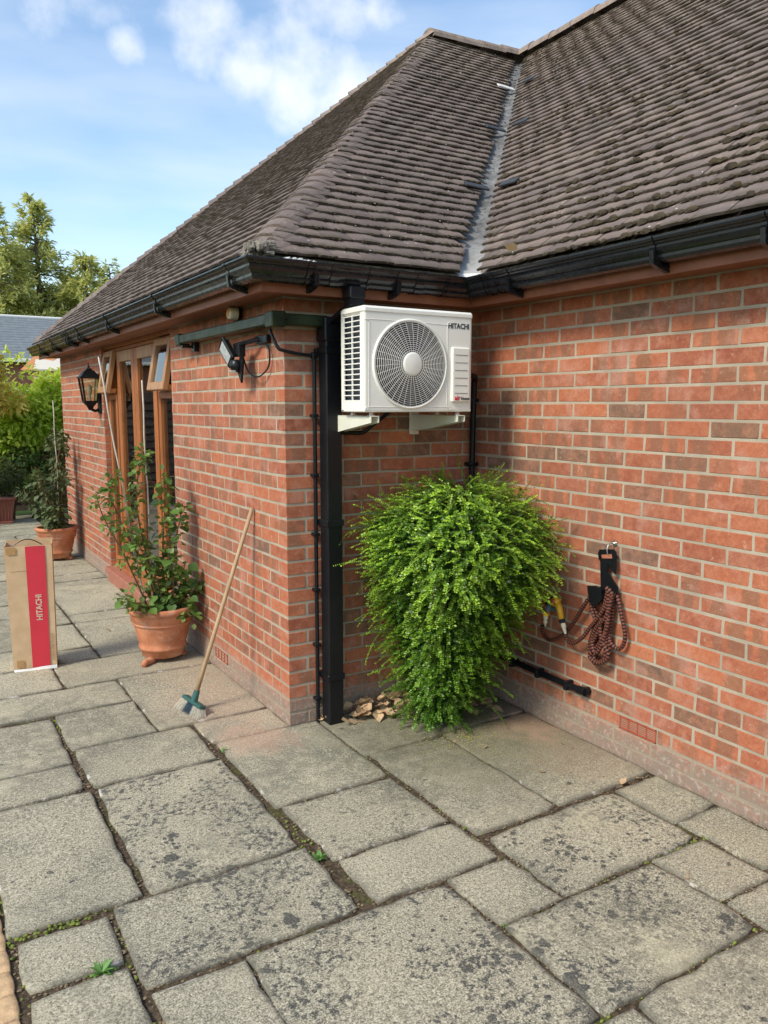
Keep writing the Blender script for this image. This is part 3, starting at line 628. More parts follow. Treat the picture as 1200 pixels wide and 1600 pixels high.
for s, t, w_ in (('B', .0, .012), ('B', .035, .012), ('B', .145, .05), ('B', .33, .012), ('B', .63, .05), ('B', .79, .012), ('C', -.44, .012), ('C', -.50, .03), ('A', -.10, .02), ('A', 4.35, .06)):
    gsec(s, t-w_/2, t+w_/2)
# angle pieces: fatter corners
pr5 = gprof(.0035); RC = band('g', pr5, '')
def cut(a, b, t): return [tuple(a[i][q]+(b[i][q]-a[i][q])*t for q in range(3)) for i in range(len(a))]
m = MB(); A = [(-W-d, .0-.02, z) for d, z in pr5]; sweep(m, A, RC[1]); B = [(-.02, -W-d, z) for d, z in pr5]; sweep(m, RC[1], B); m.build('gutter_angle', 'black', house, recalc=True)
m = MB(); A = [(.80, -W-d, z) for d, z in pr5]; sweep(m, A, RC[2]); B = [(L-W-d, -.42, z) for d, z in pr5]; sweep(m, RC[2], B); m.build('gutter_angle', 'black', house, recalc=True)
def gbracket(side, t):
    gsec(side, t-.012, t+.012, .006, 'gutter_bracket')
for t in (-.03, 1.23, 2.54, 3.65, 4.12, 4.22, 5.0, 5.8): gbracket('A', t)
for t in (.50,): gbracket('B', t)
for t in (-.62, -1.50, -1.98, -2.9): gbracket('C', t)
def garm(side, t):
    m = MB(); poly = [(.0, GT-.13), (.0, GT-.10), (.085, GT-.094), (.095, GT-.05), (.103, GT-.05), (.097, GT-.104), (.06, GT-.118)]
    ax = {'A': -XA, 'B': -YA, 'C': -XA}[side]; o = {'A': (-W, t-.01, 0), 'B': (t-.01, -W, 0), 'C': (L-W, t-.01, 0)}[side]; d = {'A': (0, .02, 0), 'B': (.02, 0, 0), 'C': (0, .02, 0)}[side]
    m.prism(poly, o, ax, ZA, d); m.build('gutter_arm', 'black', house, recalc=True)
for t in (-.03, 1.23, 2.54, 3.65, 4.12, 4.22, 5.0, 5.8): garm('A', t)
for t in (.04, .50): garm('B', t)
for t in (-.62, -1.50, -1.98, -2.9): garm('C', t)

# ---- roof surfaces
ZE = 2.385; E_ = .25
AP = Vector((3.04, 3.16, 5.28)); RJ = Vector((4.2, 3.16, 5.30))
cE = Vector((-E_, -E_, ZE)); cI = Vector((L-E_, -E_, ZE)); cF = Vector((-E_, WA+E_, ZE))
roof = MB(); yN = -4.9
def sh(pts, dz=-.03): roof.add([(p[0], p[1], p[2]+dz) for p in pts], [list(range(len(pts)))])
CN = Vector((L-E_, yN, ZE)); RN = Vector((4.2, yN, 5.30)); RFar = Vector((4.2, WA+E_, 5.3))
sh([cE, cI, RJ, AP]); sh([cF, cE, AP]); sh([cI, CN, RN, RJ]); sh([cF, AP, RJ, Vector((L+3, WA+E_, ZE))]); sh([CN, Vector((8, yN, ZE)), RN]); sh([RN, Vector((8, yN, ZE)), Vector((8, WA+E_, ZE)), RFar]); sh([RJ, RFar, Vector((8, WA+E_, ZE))]); sh([Vector((L+3, WA+E_, ZE)), RJ, RFar])
roofo = roof.build('roof', 'tile', house)
tiles = []
def slope(o, u, s_end, bL, bR, seed, gauge=.09, tw=.165, mossy=0.):
    """o: origin of eave line; u: unit across; s_end: vector up the slope; bL,bR: f(h 0..1)-> extents along u"""
    rs = random.Random(seed); ln = s_end.length; s = s_end/ln; n = u.cross(s).normalized(); rows = int(ln/gauge)
    for r in range(rows+1):
        d0 = r*gauge; d1 = min(d0+.15, ln+.03); h0 = min(d0/ln, 1); h1 = min(d1/ln, 1.02)
        l0, r0, l1, r1 = bL(h0), bR(h0), bL(h1), bR(h1); off = (tw/2 if r % 2 else 0)+rs.uniform(-.008, .008)
        k = math.floor((min(l0, l1)-off)/tw); 
        while k*tw+off < max(r0, r1):
            a = k*tw+off+.0015; b = a+tw-.003; k += 1
            a0, b0 = max(a, l0), min(b, r0); a1, b1 = max(a, l1), min(b, r1)
            if b0-a0 < .02: continue
            if b1-a1 < .005: m_ = (a1+b1)/2; m_ = min(max(m_, l1), r1); a1, b1 = m_-.004, m_+.004
            lift = rs.uniform(-.002, .003); sk = rs.uniform(-.004, .004); V = []; col = []; cr = rs.random(); cam_ = .003
            dd = d0+rs.uniform(-.004, .004)
            for (a_, b_, d_, zz) in ((a0, b0, dd, .025), (a1, b1, d1, .003)):
                for i in range(4):
                    t = i/3; x = a_+(b_-a_)*t; cc = cam_*(1-(2*t-1)**2)
                    V.append(o+u*x+s*(d_+sk*(2*t-1))+n*(zz+lift+cc)); col.append((cr, .5, 1. if zz > .015 else 0., 1))
            for i in range(4):
                t = i/3; x = a0+(b0-a0)*t; cc = cam_*(1-(2*t-1)**2)
                V.append(o+u*x+s*(dd+sk*(2*t-1))+n*(.012+lift+cc)); col.append((cr*.6, .5, 1., 1))
            V.append(V[4]-n*.012); V.append(V[7]-n*.012); col += [col[4], col[7]]
            F = [[i, i+1, i+5, i+4] for i in range(3)]+[[8+i, 9+i, i+1, i] for i in range(3)]+[[8, 0, 4, 12], [3, 11, 13, 7]]
            cen = (V[1]+V[2])/2; q = apx(cen); sz = 0
            if q and inview(cen):
                vd = (cen-CAM).normalized(); sz = (b0-a0)*gauge/q[2]**2*abs(vd.dot(n))
            tiles.append((sz, V, F, col, mossy))
    return s, n
lerp = lambda a, b: (lambda h: a+(b-a)*h)
sB, nB = slope(Vector((0, -E_, ZE)), XA, Vector((0, 3.16+E_, 2.90)), lerp(-E_+.02, 3.04), lerp(L-E_-.075, 4.2-.06), 1)
sA, nA = slope(Vector((-E_, 0, ZE)), -YA, Vector((3.29, 0, 2.90)), lambda h: -(WA+E_)+(WA+E_-3.16)*h, lambda h: E_-(.02)-(E_+3.16)*h, 2)
sC, nC = slope(Vector((L-E_, 0, ZE)), -YA, Vector((4.2-L+E_, 0, 2.915)), lambda h: E_+.075-(E_+3.16)*h, lambda h: 4.85, 3, mossy=1)
tiles.sort(key=lambda t: -t[0]); rest = MB()
for i, t in enumerate(tiles):
    if i < 300: m = MB(); m.add(t[1], t[2], t[3]); m.build('roof_tile', 'tile', roofo)
    else: rest.add(t[1], t[2], t[3])
rest.build('tile_courses', 'tile', roofo, kind='stuff')
# moss clumps on tile edges (mostly on the long right-hand slope)
mo = MB(); rs = random.Random(5)
def blob(m, c, r, u, s, n, fl=.5):
    V = []; 
    for i in range(3):
        ph = i/2*math.pi/2.1
        for k in range(6):
            q = 2*math.pi*k/6+i*.4; rr = r*math.cos(ph)*rs.uniform(.75, 1.25)
            V.append(c+u*math.cos(q)*rr*1.5+s*math.sin(q)*rr+n*(math.sin(ph)*r*fl*rs.uniform(.8, 1.2)))
    F = [[i*6+k, i*6+(k+1) % 6, (i+1)*6+(k+1) % 6, (i+1)*6+k] for i in range(2) for k in range(6)]+[[12+k for k in range(6)]]
    m.add(V, F)
for i in range(8500):
    h = rs.random()**1.4; row = round(h*48); d = row*.09/4.354; y = E_-.1-(E_+3.16)*d-rs.random()*rs.random()*0-rs.uniform(0, 3.6)
    yv = .25-.1; 
    ypos = -(E_+0)+ (E_+3.16)*d-.1-rs.uniform(0, 4.3)
    c = Vector((L-E_, ypos, ZE))+sC*(row*.09+rs.uniform(-.012, .004))+nC*.024
    nz_ = mnoise.noise(Vector((c.x*1.3, c.y*1.3, c.z*1.3)))+.6*mnoise.noise(Vector((c.x*5, c.y*5, c.z*5)))
    if nz_+rs.uniform(-.25, .25) < .02: continue
    blob(mo, c, rs.uniform(.004, .010)*rs.choice((.7, 1, 1, 1.6))*(1.25-.5*h), YA, sC, nC, .9)
for i in range(1600):
    h = rs.random(); row = round(h*48); lo = lerp(-E_+.1, 3.04)(h); hi = lerp(L-E_-.1, 4.1)(h); x = lo+(hi-lo)*rs.random()**.8
    c = Vector((x, -E_, ZE))+sB*(row*.09+rs.uniform(-.01, .004))+nB*.024; blob(mo, c, rs.uniform(.003, .009), XA, sB, nB, .8)
mo.build('roof_moss', 'mossroof', roofo, kind='stuff', smooth=True)
# lichen crumbs and bits of debris, pale
li = MB()
for i in range(90):
    h = rs.random(); ypos = -E_+(E_+3.16)*h-.15-rs.uniform(0, 4.0); c = Vector((L-E_, ypos, ZE))+sC*(h*4.3)+nC*.033
    blob(li, c, rs.uniform(.0015, .004), YA, sC, nC, .4)
    h = rs.random(); x = lerp(-E_+.1, 3.04)(h)+rs.random()*1.0; c = Vector((x, -E_, ZE))+sB*(h*4.4)+nB*.033; blob(li, c, rs.uniform(.0015, .0045), XA, sB, nB, .4)
li.build('roof_lichen', 'palemortar', roofo, kind='stuff')
# bonnet hips
def bonnet(Hp, Hn, e1, e2, lift, name='hip_tile', scale=1., mi='tile'):
    """Hp lower hip point, Hn upper; e1/e2 unit horizontals along the two course lines away from the hip"""
    m = MB(); r = random.random(); V = []; col = []; n = 9; wdt = .155*scale
    for (H, lf, ww) in ((Hp, lift, wdt), (Hn, lift-.022, wdt*.9)):
        for i in range(n):
            t = i/(n-1); A = H+e1*ww+ZA*(.024+.006*math.sin(r*40)); B = H+e2*ww*(1+.12*math.sin(r*90))+ZA*.024; K = H+ZA*(lf*2.1+random.uniform(-.004, .004))
            V.append(A*(1-t)**2+K*2*t*(1-t)+B*t*t); col.append((r, .5, .8 if H is Hp else 0, 1))
    for i in range(n): V.append(V[i]-ZA*.020+(Hn-Hp).normalized()*.004); col.append((r*.5, .5, 1, 1))
    F = [[i, i+1, n+i+1, n+i] for i in range(n-1)]+[[2*n+i, 2*n+i+1, i+1, i] for i in range(n-1)]
    m.add(V, F, col); return m.build(name, mi, roofo, smooth=False)
nh = 48; hv = AP-cE; hv2 = AP-cF
for k in range(nh-1):
    a = k/nh; b = min(1., (k+1.7)/nh); jl = random.uniform(-.004, .004)
    bonnet(cE+hv*a, cE+hv*b, YA, XA, .040+jl*2)
    bonnet(cF+hv2*a+Vector((0, 0, .01)), cF+hv2*b, -YA, XA, .075+jl)
# rough mortar end of the hip, ridge tiles
m = MB()
for i in range(60):
    m.box(*sum(([c-s, c+s] for c, s in zip((-E_+random.uniform(-.02, .10), -E_+random.uniform(-.02, .10), ZE+random.uniform(-.01, .045)), [random.uniform(.008, .024) for _ in range(3)])), []), b=.008, j=.006)
m.build('hip_mortar', 'greymortar', roofo)
def ridge(a, b, name='ridge_tile'):
    d = b-a; k = int(d.length/.30); t = d.normalized(); sd2 = t.cross(ZA).normalized()
    for i in range(k+1):
        m = MB(); r = random.random(); dz = random.uniform(-.006, .008); p0 = a+t*(i*.30); p1 = p0+t*.31; V = []; col = []
        for p, s_ in ((p0, 1.04), (p1, .98)):
            for q in range(9):
                an = math.pi*q/8; V.append(p+sd2*math.cos(an)*.115*s_+ZA*(math.sin(an)*.10*s_-.035+dz)); col.append((r, .5, .1, 1))
        F = [[q, q+1, 10+q, 9+q] for q in range(8)]+[list(range(9))]
        m.add(V, F, col); m.build(name, 'ridge', roofo)
ridge(AP+Vector((-.02, 0, .0)), RJ+Vector((-.1, 0, .03))); ridge(RN+Vector((0, 0, .03)), RJ+Vector((0, .3, .03)))
# lead valley
vd = RJ-cI; vt = vd.normalized(); m = MB(); V = []; n = 30
sdv = Vector((1, -1, 0)).normalized()
for i in range(n+1):
    p = cI+vd*(i/n)*.995
    for q, dz in ((-.12, .055), (-.06, .02), (0, .006), (.06, .02), (.12, .055)): V.append(p+sdv*q+ZA*(dz+random.uniform(-.003, .003)-.012))
F = [[i*5+k, i*5+k+1, (i+1)*5+k+1, (i+1)*5+k] for i in range(n) for k in range(4)]
m.add(V, F); V = [];
m.build('valley_lining', 'lead', roofo, smooth=True)
m = MB()   # lead tongue lapping into the gutter
p = cI; m.add([p+sdv*-.075+Vector((0, 0, .012)), p+sdv*.075+Vector((0, 0, .012)), p+sdv*.055+Vector((-.035, -.035, -.016)), p+sdv*-.055+Vector((-.035, -.035, -.016))], [[0, 1, 2, 3]]); m.build('valley_apron', 'palemortar', roofo)
def clip(c, u, s, n, w=.18, h=.050, mat='rubber', tilt=0, fl=.050):
    m = MB(); u2 = (u+s*tilt).normalized(); s2 = n.cross(u2).normalized(); m.obox(c+n*fl, u2, s2, n, w, h, .012, .003); m.build('valley_clip', mat, roofo)
clip(Vector((1.608, .551, 3.061)), XA, sB, nB, tilt=-.1); clip(Vector((2.46, 1.424, 3.803)), XA, sB, nB, tilt=-.1); clip(Vector((3.27, 2.283, 4.534)), XA, sB, nB, mat='palemortar', tilt=-.12)
clip(Vector((1.71, .285, 3.043)), YA, sC, nC, tilt=.12); clip(Vector((2.54, 1.15, 3.792)), YA, sC, nC, tilt=.12); clip(Vector((3.349, 2.0, 4.531)), YA, sC, nC, tilt=.12)

# ---- downpipe and its branch
m = MB(); m.box(.176, .264, -.122, -.036, .0, 2.08, .006); dp = m.build('downpipe', 'blackp', house)
for z in (.245, 1.075, 1.96):
    m = MB(); m.box(.170, .270, -.128, -.028, z, z+.035, .003); m.box(.165, .287, -.034, -.004, z+.004, z+.03, .002); m.build('pipe_clip', 'blackp', dp)
m = MB(); m.box(.168, .272, -.130, -.028, 2.02, 2.14, .006)
m.add([(.190, -.112, 2.10), (.262, -.112, 2.10), (.262, -.04, 2.10), (.190, -.04, 2.10), (.225, -.295, 2.185), (.295, -.295, 2.185), (.295, -.225, 2.185), (.225, -.225, 2.185), (.225, -.295, 2.27), (.295, -.295, 2.27), (.295, -.225, 2.27), (.225, -.225, 2.27)],
      [[0, 1, 5, 4], [1, 2, 6, 5], [2, 3, 7, 6], [3, 0, 4, 7], [4, 5, 9, 8], [5, 6, 10, 9], [6, 7, 11, 10], [7, 4, 8, 11]])
m.box(.218, .302, -.302, -.218, 2.215, 2.27, .004); m.build('swan_neck', 'blackp', house, recalc=True)
m = MB(); m.box(-.105, -.040, -.105, 1.43, 2.092, 2.147, .006); m.box(-.104, .20, -.1045, -.04, 2.0915, 2.1465, .006)
m.box(-.110, -.036, 1.375, 1.46, 2.08, 2.155, .006); m.box(-.110, -.034, -.110, -.02, 2.079, 2.155, .005); bp_ = m.build('branch_pipe', 'reflectpipe', house)
m = MB(); m.box(-.112, -.004, 1.30, 1.33, 2.06, 2.078, .003); m.box(-.04, -.004, 1.29, 1.34, 2.04, 2.16, .003); m.build('pipe_clip', 'black', bp_)

# ---- french doors in end wall
FX = .05
m = MB(); m.box(.0+.02, .30, DY0, DY1, SOF-.03, SOF+.0, .002)
m.box(FX, FX+.09, DY0+.003, DY0+.05, DZ0, SOF-.03, .004); m.box(FX, FX+.09, DY1-.05, DY1-.003, DZ0, SOF-.03, .004)
m.box(FX, FX+.09, 2.42, 2.46, DZ0, SOF-.03, .004); m.box(FX, FX+.09, 3.72, 3.76, DZ0, SOF-.03, .004); m.box(FX-.002, FX+.088, DY0+.05, DY1-.05, SOF-.062, SOF-.032, .003); m.box(FX-.01, FX+.1, DY0+.003, DY1-.003, DZ0-.005, DZ0+.03, .004)
m.box(FX-.001, FX+.087, DY0+.05, 2.42, 1.80, 1.85, .003); m.box(FX-.001, FX+.087, 3.76, DY1-.05, 1.80, 1.85, .003)
dfr = m.build('door_frame', 'oak', house)
m = MB(); m.box(-.055, .06, DY0-.01, DY1+.02, .085, .145, .006); m.box(-.03, .01, DY0, DY1, -.03, .085, .003); m.build('door_sill', 'sill', house)
m = MB()
for r in range(14):
    for k, yy in enumerate((DY0, DY1)): pass
def leaf(name, y0, y1, z0, z1, st, mat, parent, x=FX-.012, top=None):
    m = MB(); tp = top or st
    m.box(x, x+.055, y0, y0+st, z0, z1, .005); m.box(x, x+.055, y1-st, y1, z0, z1, .005); m.box(x+.001, x+.054, y0+st, y1-st, z0, z0+st*1.6, .005); 
    b = MB(); b.box(x+.001-.0005, x+.0545, y0+st-.001, y1-st+.001, z1-tp, z1-.0005, .005)
    o = m.build(name, mat, parent)
    b.build('top_rail', 'oakpale' if name == 'door_leaf' else mat, o)  # paler top rail: light falling on it is put into the colour
    p = MB(); p.box(x+.024, x+.030, y0+st-.005, y1-st+.005, z0+st*1.6-.005, z1-tp+.005, .0005); p.build('pane', 'glass', o)
    return o
d1 = leaf('door_leaf', 2.465, 3.108, DZ0+.035, SOF-.066, .095, 'oak', house); d2 = leaf('door_leaf', 3.112, 3.715, DZ0+.035, SOF-.066, .095, 'oak', house)
h = MB(); h.tube(smoothpath([(FX-.012, 3.07, 1.05), (FX-.055, 3.07, 1.05), (FX-.06, 3.03, 1.05), (FX-.058, 2.95, 1.048)], 4), .009); h.box(FX-.018, FX-.011, 3.055, 3.085, .94, 1.16, .002); h.build('handle', 'sill', d1)
h = MB(); h.box(FX-.05, FX+.0, 2.43, 2.50, .98, 1.06, .006); h.build('door_stay', 'oak', dfr)
s1 = leaf('side_light', DY0+.055, 2.415, DZ0+.035, 1.80, .05, 'oak', house); s2 = leaf('side_light', 3.765, DY1-.055, DZ0+.035, 1.80, .05, 'oak', house)
def ventwin(y0, y1, z0, z1, ang):
    # top-hung casement pushed open at the bottom
    o0 = Vector((FX-.015, 0, z1)); dn = Vector((-math.sin(ang), 0, -math.cos(ang))); nn = Vector((-math.cos(ang), 0, math.sin(ang))); hh = z1-z0; st = .05
    m = MB()
    def bar(a, b, c, d): m.obox(o0+YA*((a+b)/2)+dn*((c+d)/2)+nn*.0, YA, dn, nn, b-a, d-c, .045, .005)
    bar(y0, y0+st, 0, hh); bar(y1-st, y1, 0, hh); bar(y0+st, y1-st, 0, st); bar(y0+st, y1-st, hh-st*1.2, hh)
    o = m.build('vent_window', 'oakpale', house); p = MB(); p.obox(o0+YA*((y0+y1)/2)+dn*hh/2, YA, dn, nn, y1-y0-2*st+.01, hh-2*st+.01, .006, .0005); p.build('pane', 'glass', o)
    s = MB(); s.tube([o0+YA*(y0+.2)+dn*(hh-.03), o0+YA*(y0+.2)+Vector((.05, 0, -hh+.01))], .004, 5); s.build('stay', 'steel', o)
ventwin(DY0+.03, 2.38, 1.80, SOF-.055, R_(11)); ventwin(3.75, DY1-.03, 1.80, SOF-.055, R_(11))
# room behind the doors
m = MB(); m.box(.31, 4.0, 1.2, 5.2, -.02, .0); m.box(3.98, 4.0, 1.2, 5.2, 0, 2.4); m.box(.31, 4.0, 1.18, 1.2, 0, 2.4); m.box(.31, 4.0, 5.2, 5.22, 0, 2.4); m.box(.31, 4, 1.2, 5.2, 2.4, 2.42); m.build('room_lining', 'dark', house)
m = MB(); V = []; n = 160
for i in range(n+1):
    y = 2.0+2.1*i/n; x = .150+.012*math.sin(i*1.3)+.008*math.sin(i*.47); V += [(x, y, .2), (x, y, 1.80)]
m.add(V, [[2*i, 2*i+2, 2*i+3, 2*i+1] for i in range(n)]); m.build('net_curtain', 'curtain', house, smooth=True)
# brick reveals of the opening
m = MB()
for r in range(0, 29):
    z0 = Z0+.075*r+G/2
    if z0 < .14: continue
    for yy, s in ((DY1, 1), (DY0, -1)):
        V, F = cham(.003, .048, min(yy, yy+s*-.003), max(yy, yy-s*.003), z0, z0+H_, .001); rr = random.random(); m.add(V, F, (rr, .3, .5, .5))
m.build('reveal_bricks', 'brick', wallA, kind='stuff')
# ============================================================ wall-mounted things
# --- heat pump / air-conditioning outdoor unit
ac = thing('air_conditioner', (.52, -.3, 1.60), 'white outdoor air conditioning unit with round fan grille bracketed high on the brick wall', 'air conditioner')
x0, x1, y0, y1, z0, z1 = .205, .843, -.45, -.228, 1.672, 2.165
m = MB(); cxA, czA, rA = .468, 1.898, .206
# front panel with a round opening
nseg = 48; V = []; F = []
sq = []
for k in range(nseg):
    a = 2*math.pi*k/nseg; dx, dz = math.cos(a), math.sin(a); L_, R2, B_, T_ = x0+.012, x1-.012, z0+.006, z1-.03
    t = min([(R2-cxA)/dx if dx > 1e-6 else 9, (L_-cxA)/dx if dx < -1e-6 else 9, (T_-czA)/dz if dz > 1e-6 else 9, (B_-czA)/dz if dz < -1e-6 else 9]); sq.append((cxA+dx*t, czA+dz*t))
corners = [(R2, T_), (L_, T_), (L_, B_), (R2, B_)]
for k in range(nseg):
    a = 2*math.pi*k/nseg; V.append((cxA+rA*math.cos(a), y0, czA+rA*math.sin(a)))
for k in range(nseg):
    a = 2*math.pi*k/nseg; V.append((cxA+(rA-.004)*math.cos(a), y0+.05, czA+(rA-.004)*math.sin(a)))
for p in sq: V.append((p[0], y0, p[1]))
for c in corners: V.append((c[0], y0, c[1]))
for k in range(nseg):
    k2 = (k+1) % nseg; p, q = sq[k], sq[k2]
    if abs(p[0]-q[0]) > 1e-5 and abs(p[1]-q[1]) > 1e-5:
        ci = min(range(4), key=lambda i: (corners[i][0]-p[0])**2+(corners[i][1]-p[1])**2); F.append([k, 2*nseg+k, 3*nseg+ci, 2*nseg+k2, k2])
    else: F.append([k, 2*nseg+k, 2*nseg+k2, k2])
m.add(V, F); V0 = V[:2*nseg]
# wrap: rounded corners, sides, bottom
def strip(pts, za, zb):
    V = []; 
    for p in pts: V += [(p[0], p[1], za), (p[0], p[1], zb)]
    m.add(V, [[2*i, 2*i+2, 2*i+3, 2*i+1] for i in range(len(pts)-1)])
strip([(x1-.012, y0), (x1-.004, y0+.003), (x1, y0+.012), (x1, y1)], z0+.006, z1-.03); strip([(x0+.012, y0), (x0+.004, y0+.003), (x0, y0+.012), (x0, y0+.03)], z0+.006, z1-.03)
strip([(x0+.0, y1-.02), (x0+.0, y1)], z0, z1-.02); strip([(x0, y1), (x0+.02, y1)], z0, z1-.02)
m.box(x0, x1, y0+.001, y1, z0-.004, z0+.010, .004); m.box(x0+.012, x1-.012, y0+.02, y1-.02, z0+.01, z0+.02)
tm = MB(); tm.add(V0, [[k, (k+1) % nseg, nseg+(k+1) % nseg, nseg+k] for k in range(nseg)]); tm.build('fan_duct', 'dark', ac)
case = m.build('casing', 'white', ac, recalc=True)
m = MB(); m.box(x0-.004, x1+.004, y0-.004, y1+.004, z1-.036, z1, .014); m.build('lid', 'white', ac)
m = MB(); m.box(x0+.02, x1-.02, y0+.052, y1-.003, z0+.02, z1-.04); m.build('inner_box', 'dark', ac)
# raised rim + square seam + guard
m = MB(); m.lathe([(rA-.002, .004), (rA-.001, -.007), (rA+.005, -.009), (rA+.011, -.004), (rA+.012, .001)], (cxA, y0, czA), 64, axis='y')
guard = m.build('fan_ring', 'white', ac, smooth=True, recalc=True)
m = MB()
for k in range(15):
    rr = .066+(rA-.070)*k/14.; yo = -.004-.014*(1-((rr-.05)/(rA-.04))**2); m.tube([(cxA+rr*math.cos(a), y0+yo, czA+rr*math.sin(a)) for a in [2*math.pi*i/48 for i in range(49)]], .0014, 4, cap=False)
for k in range(34):
    a = 2*math.pi*k/34; m.tube([(cxA+rr*math.cos(a+.5*(rr-.06)), y0-.002-.014*(1-((rr-.05)/(rA-.04))**2), czA+rr*math.sin(a+.5*(rr-.06))) for rr in (.055, .09, .13, .17, rA)], .0013, 4, cap=False)
m.build('fan_guard', 'whited', ac)
m = MB(); m.lathe([(.0005, -.022), (.045, -.0215), (.056, -.018), (.060, -.010), (.060, -.004)], (cxA+.003, y0, czA+.002), 40, axis='y'); m.build('hub_disc', 'white', ac, smooth=True)
m = MB()
for k in range(3):
    a0 = 2*math.pi*k/3+.4; V = []; 
    for i in range(7):
        a = a0+i*.26
        for j, rr in enumerate((.05, .12, rA-.018)): V.append((cxA+rr*math.cos(a-.15*j), y0+.045+.006*i-.01, czA+rr*math.sin(a-.15*j)))
    m.add(V, [[i*3+j, i*3+j+1, i*3+j+4, i*3+j+3] for i in range(6) for j in range(2)])
m.lathe([(.0005, .02), (.052, .021), (.052, .06)], (cxA, y0, czA), 24, axis='y'); m.build('fan', 'fan', ac, smooth=True)
# seam lines of the grille panel and service panel
m = MB(); m.tube(smoothpath([(x0+.03, y0-.0006, z1-.07), (x0+.028, y0-.0006, z0+.04), (x0+.04, y0-.0006, z0+.022), (x1-.165, y0-.0006, z0+.022), (x1-.158, y0-.0006, z0+.04), (x1-.158, y0-.0006, z1-.085), (x1-.17, y0-.0006, z1-.068), (x0+.04, y0-.0006, z1-.062), (x0+.03, y0-.0006, z1-.07)], 5), .0016, 4)
m.build('panel_seam', 'whited', ac)
m = MB(); px0, px1, pz0, pz1 = .710, .823, 1.715, 1.990
m.box(px0, px1, y0-.013, y0+.01, pz0, pz1, .008); pan = m.build('service_cover', 'white', ac)
m = MB()
for k in range(6): z = 1.760+.038*k; m.box(px0+.017, px1-.017, y0-.0145, y0-.0125, z, z+.0022, .0004)
m.build('cover_rib', 'fan', pan)
textmesh('HITACHI', .036, (.692, y0-.0010, 2.082), XA, ZA, .0008, 'lettering', 'text', ac, .0010, .128)
textmesh('air', .034, (.727, y0-.0140, 1.727), XA, ZA, .0008, 'lettering', 'red', ac, .0012, .036)
textmesh('Home', .024, (.766, y0-.0140, 1.727), XA, ZA, .0008, 'lettering', 'text', ac, .0007, .053)
# side coil with white lattice
m = MB(); m.box(x0+.018, x0+.026, y0+.03, y1-.02, z0+.035, z1-.04); 
m.build('coil', 'fin', ac)
m = MB()
m.box(x0, x0+.006, y0+.030, y1-.02, z0+.006, z0+.048, .001)
for yy in (y0+.030, (y0+y1)/2+.0, y1-.028): m.box(x0-.001, x0+.007, yy, yy+.006, z0+.048, z1-.038, .001)
nb_ = 17
for k in range(nb_): z = z0+.048+(z1-.045-z0-.048)*k/(nb_-1); m.box(x0-.0005, x0+.0065, y0+.036, y1-.024, z, z+.0055, .001)
m.build('side_grille', 'white', ac)
m = MB(); m.box(x1, x1+.03, -.40, -.25, 1.72, 1.90, .01); m.build('pipe_cover', 'white', ac)
for xb in (.262, .775):
    b = MB(); poly = [(-.03, 0), (-.455, 0), (-.455, -.030), (-.12, -.082), (-.03, -.082)]
    b.prism(poly, (xb-.022, 0, 1.648), YA, ZA, (.004, 0, 0)); b.prism(poly, (xb+.020, 0, 1.648), YA, ZA, (.004, 0, 0)); b.box(xb-.022, xb+.024, -.455, -.006, 1.646, 1.650, .0008)
    b.box(xb-.024, xb+.026, -.030, -.005, 1.54, 1.76, .002); b.build('support_bracket', 'bracket', ac, recalc=True)
    for yy in (-.42, -.24):
        b = MB(); b.lathe([(.011, 0), (.011, .018)], (xb, yy, 1.650), 6, close=True); b.lathe([(.02, 0), (.02, .004)], (xb, yy, 1.6505), 12, close=True); b.build('foot_bolt', 'steel', ac)
# refrigerant line trunk from unit down the inner corner
m = MB(); m.tube(smoothpath([(x1+.01, -.32, 1.86), (x1+.05, -.25, 1.87), (1.13, -.10, 1.86), (1.165, -.055, 1.80), (1.168, -.045, 1.5), (1.170, -.04, 1.0)], 6), .017, 10)
for z in (1.35, 1.72): m.box(1.14, 1.20, -.062, -.004, z, z+.02, .002)
tag(m.build('insulated_pipe', 'blackp', smooth=True), 'black insulated pipe running down the inner brick corner behind the shrub', 'pipe')
m = MB(); m.tube(smoothpath([(.30, -.025, 1.56), (.42, -.04, 1.555), (.46, -.06, 1.58), (.50, -.14, 1.64), (.50, -.2, 1.668)], 5), .011, 8); m.tube([(.19, -.024, 1.555), (.30, -.025, 1.56)], .012, 8)
tag(m.build('drain_tube', 'blackp', smooth=True), 'short black drain tube curving under the air conditioning unit', 'pipe')
# conduit
m = MB(); m.tube(smoothpath([(-.065, .02, 2.075), (-.06, .0, 2.04), (-.045, -.03, 1.985), (-.02, -.035, 1.972), (.07, -.028, 1.958), (.155, -.028, 1.952)], 4), .009, 8)
m.tube([(.155, -.028, 1.965), (.155, -.028, .0)], .0105, 10); m.box(.142, .170, -.041, -.014, 1.935, 1.97, .004)
for z in (.12, .42, .72, 1.02, 1.33, 1.64): m.box(.138, .172, -.042, -.002, z, z+.016, .002)
tag(m.build('cable_conduit', 'blackp', smooth=False), 'thin round black conduit running down the brickwork just left of the square downpipe', 'conduit')
# waste pipe on wall C
m = MB(); m.tube([(L-.032, -.30, .268), (L-.032, -.94, .262)], .0175, 12); m.tube([(L-.032, -.925, .262), (L-.032, -.975, .262)], .022, 12); m.tube([(L-.034, -.965, .262), (L+.0, -.965, .262)], .022, 12)
for yy in (-.42, -.63, -.85): m.box(L-.056, L-.002, yy-.012, yy+.012, .238, .286, .003)
tag(m.build('waste_pipe', 'blackp', smooth=False), 'short black waste pipe clipped low along the right brick wall', 'pipe')

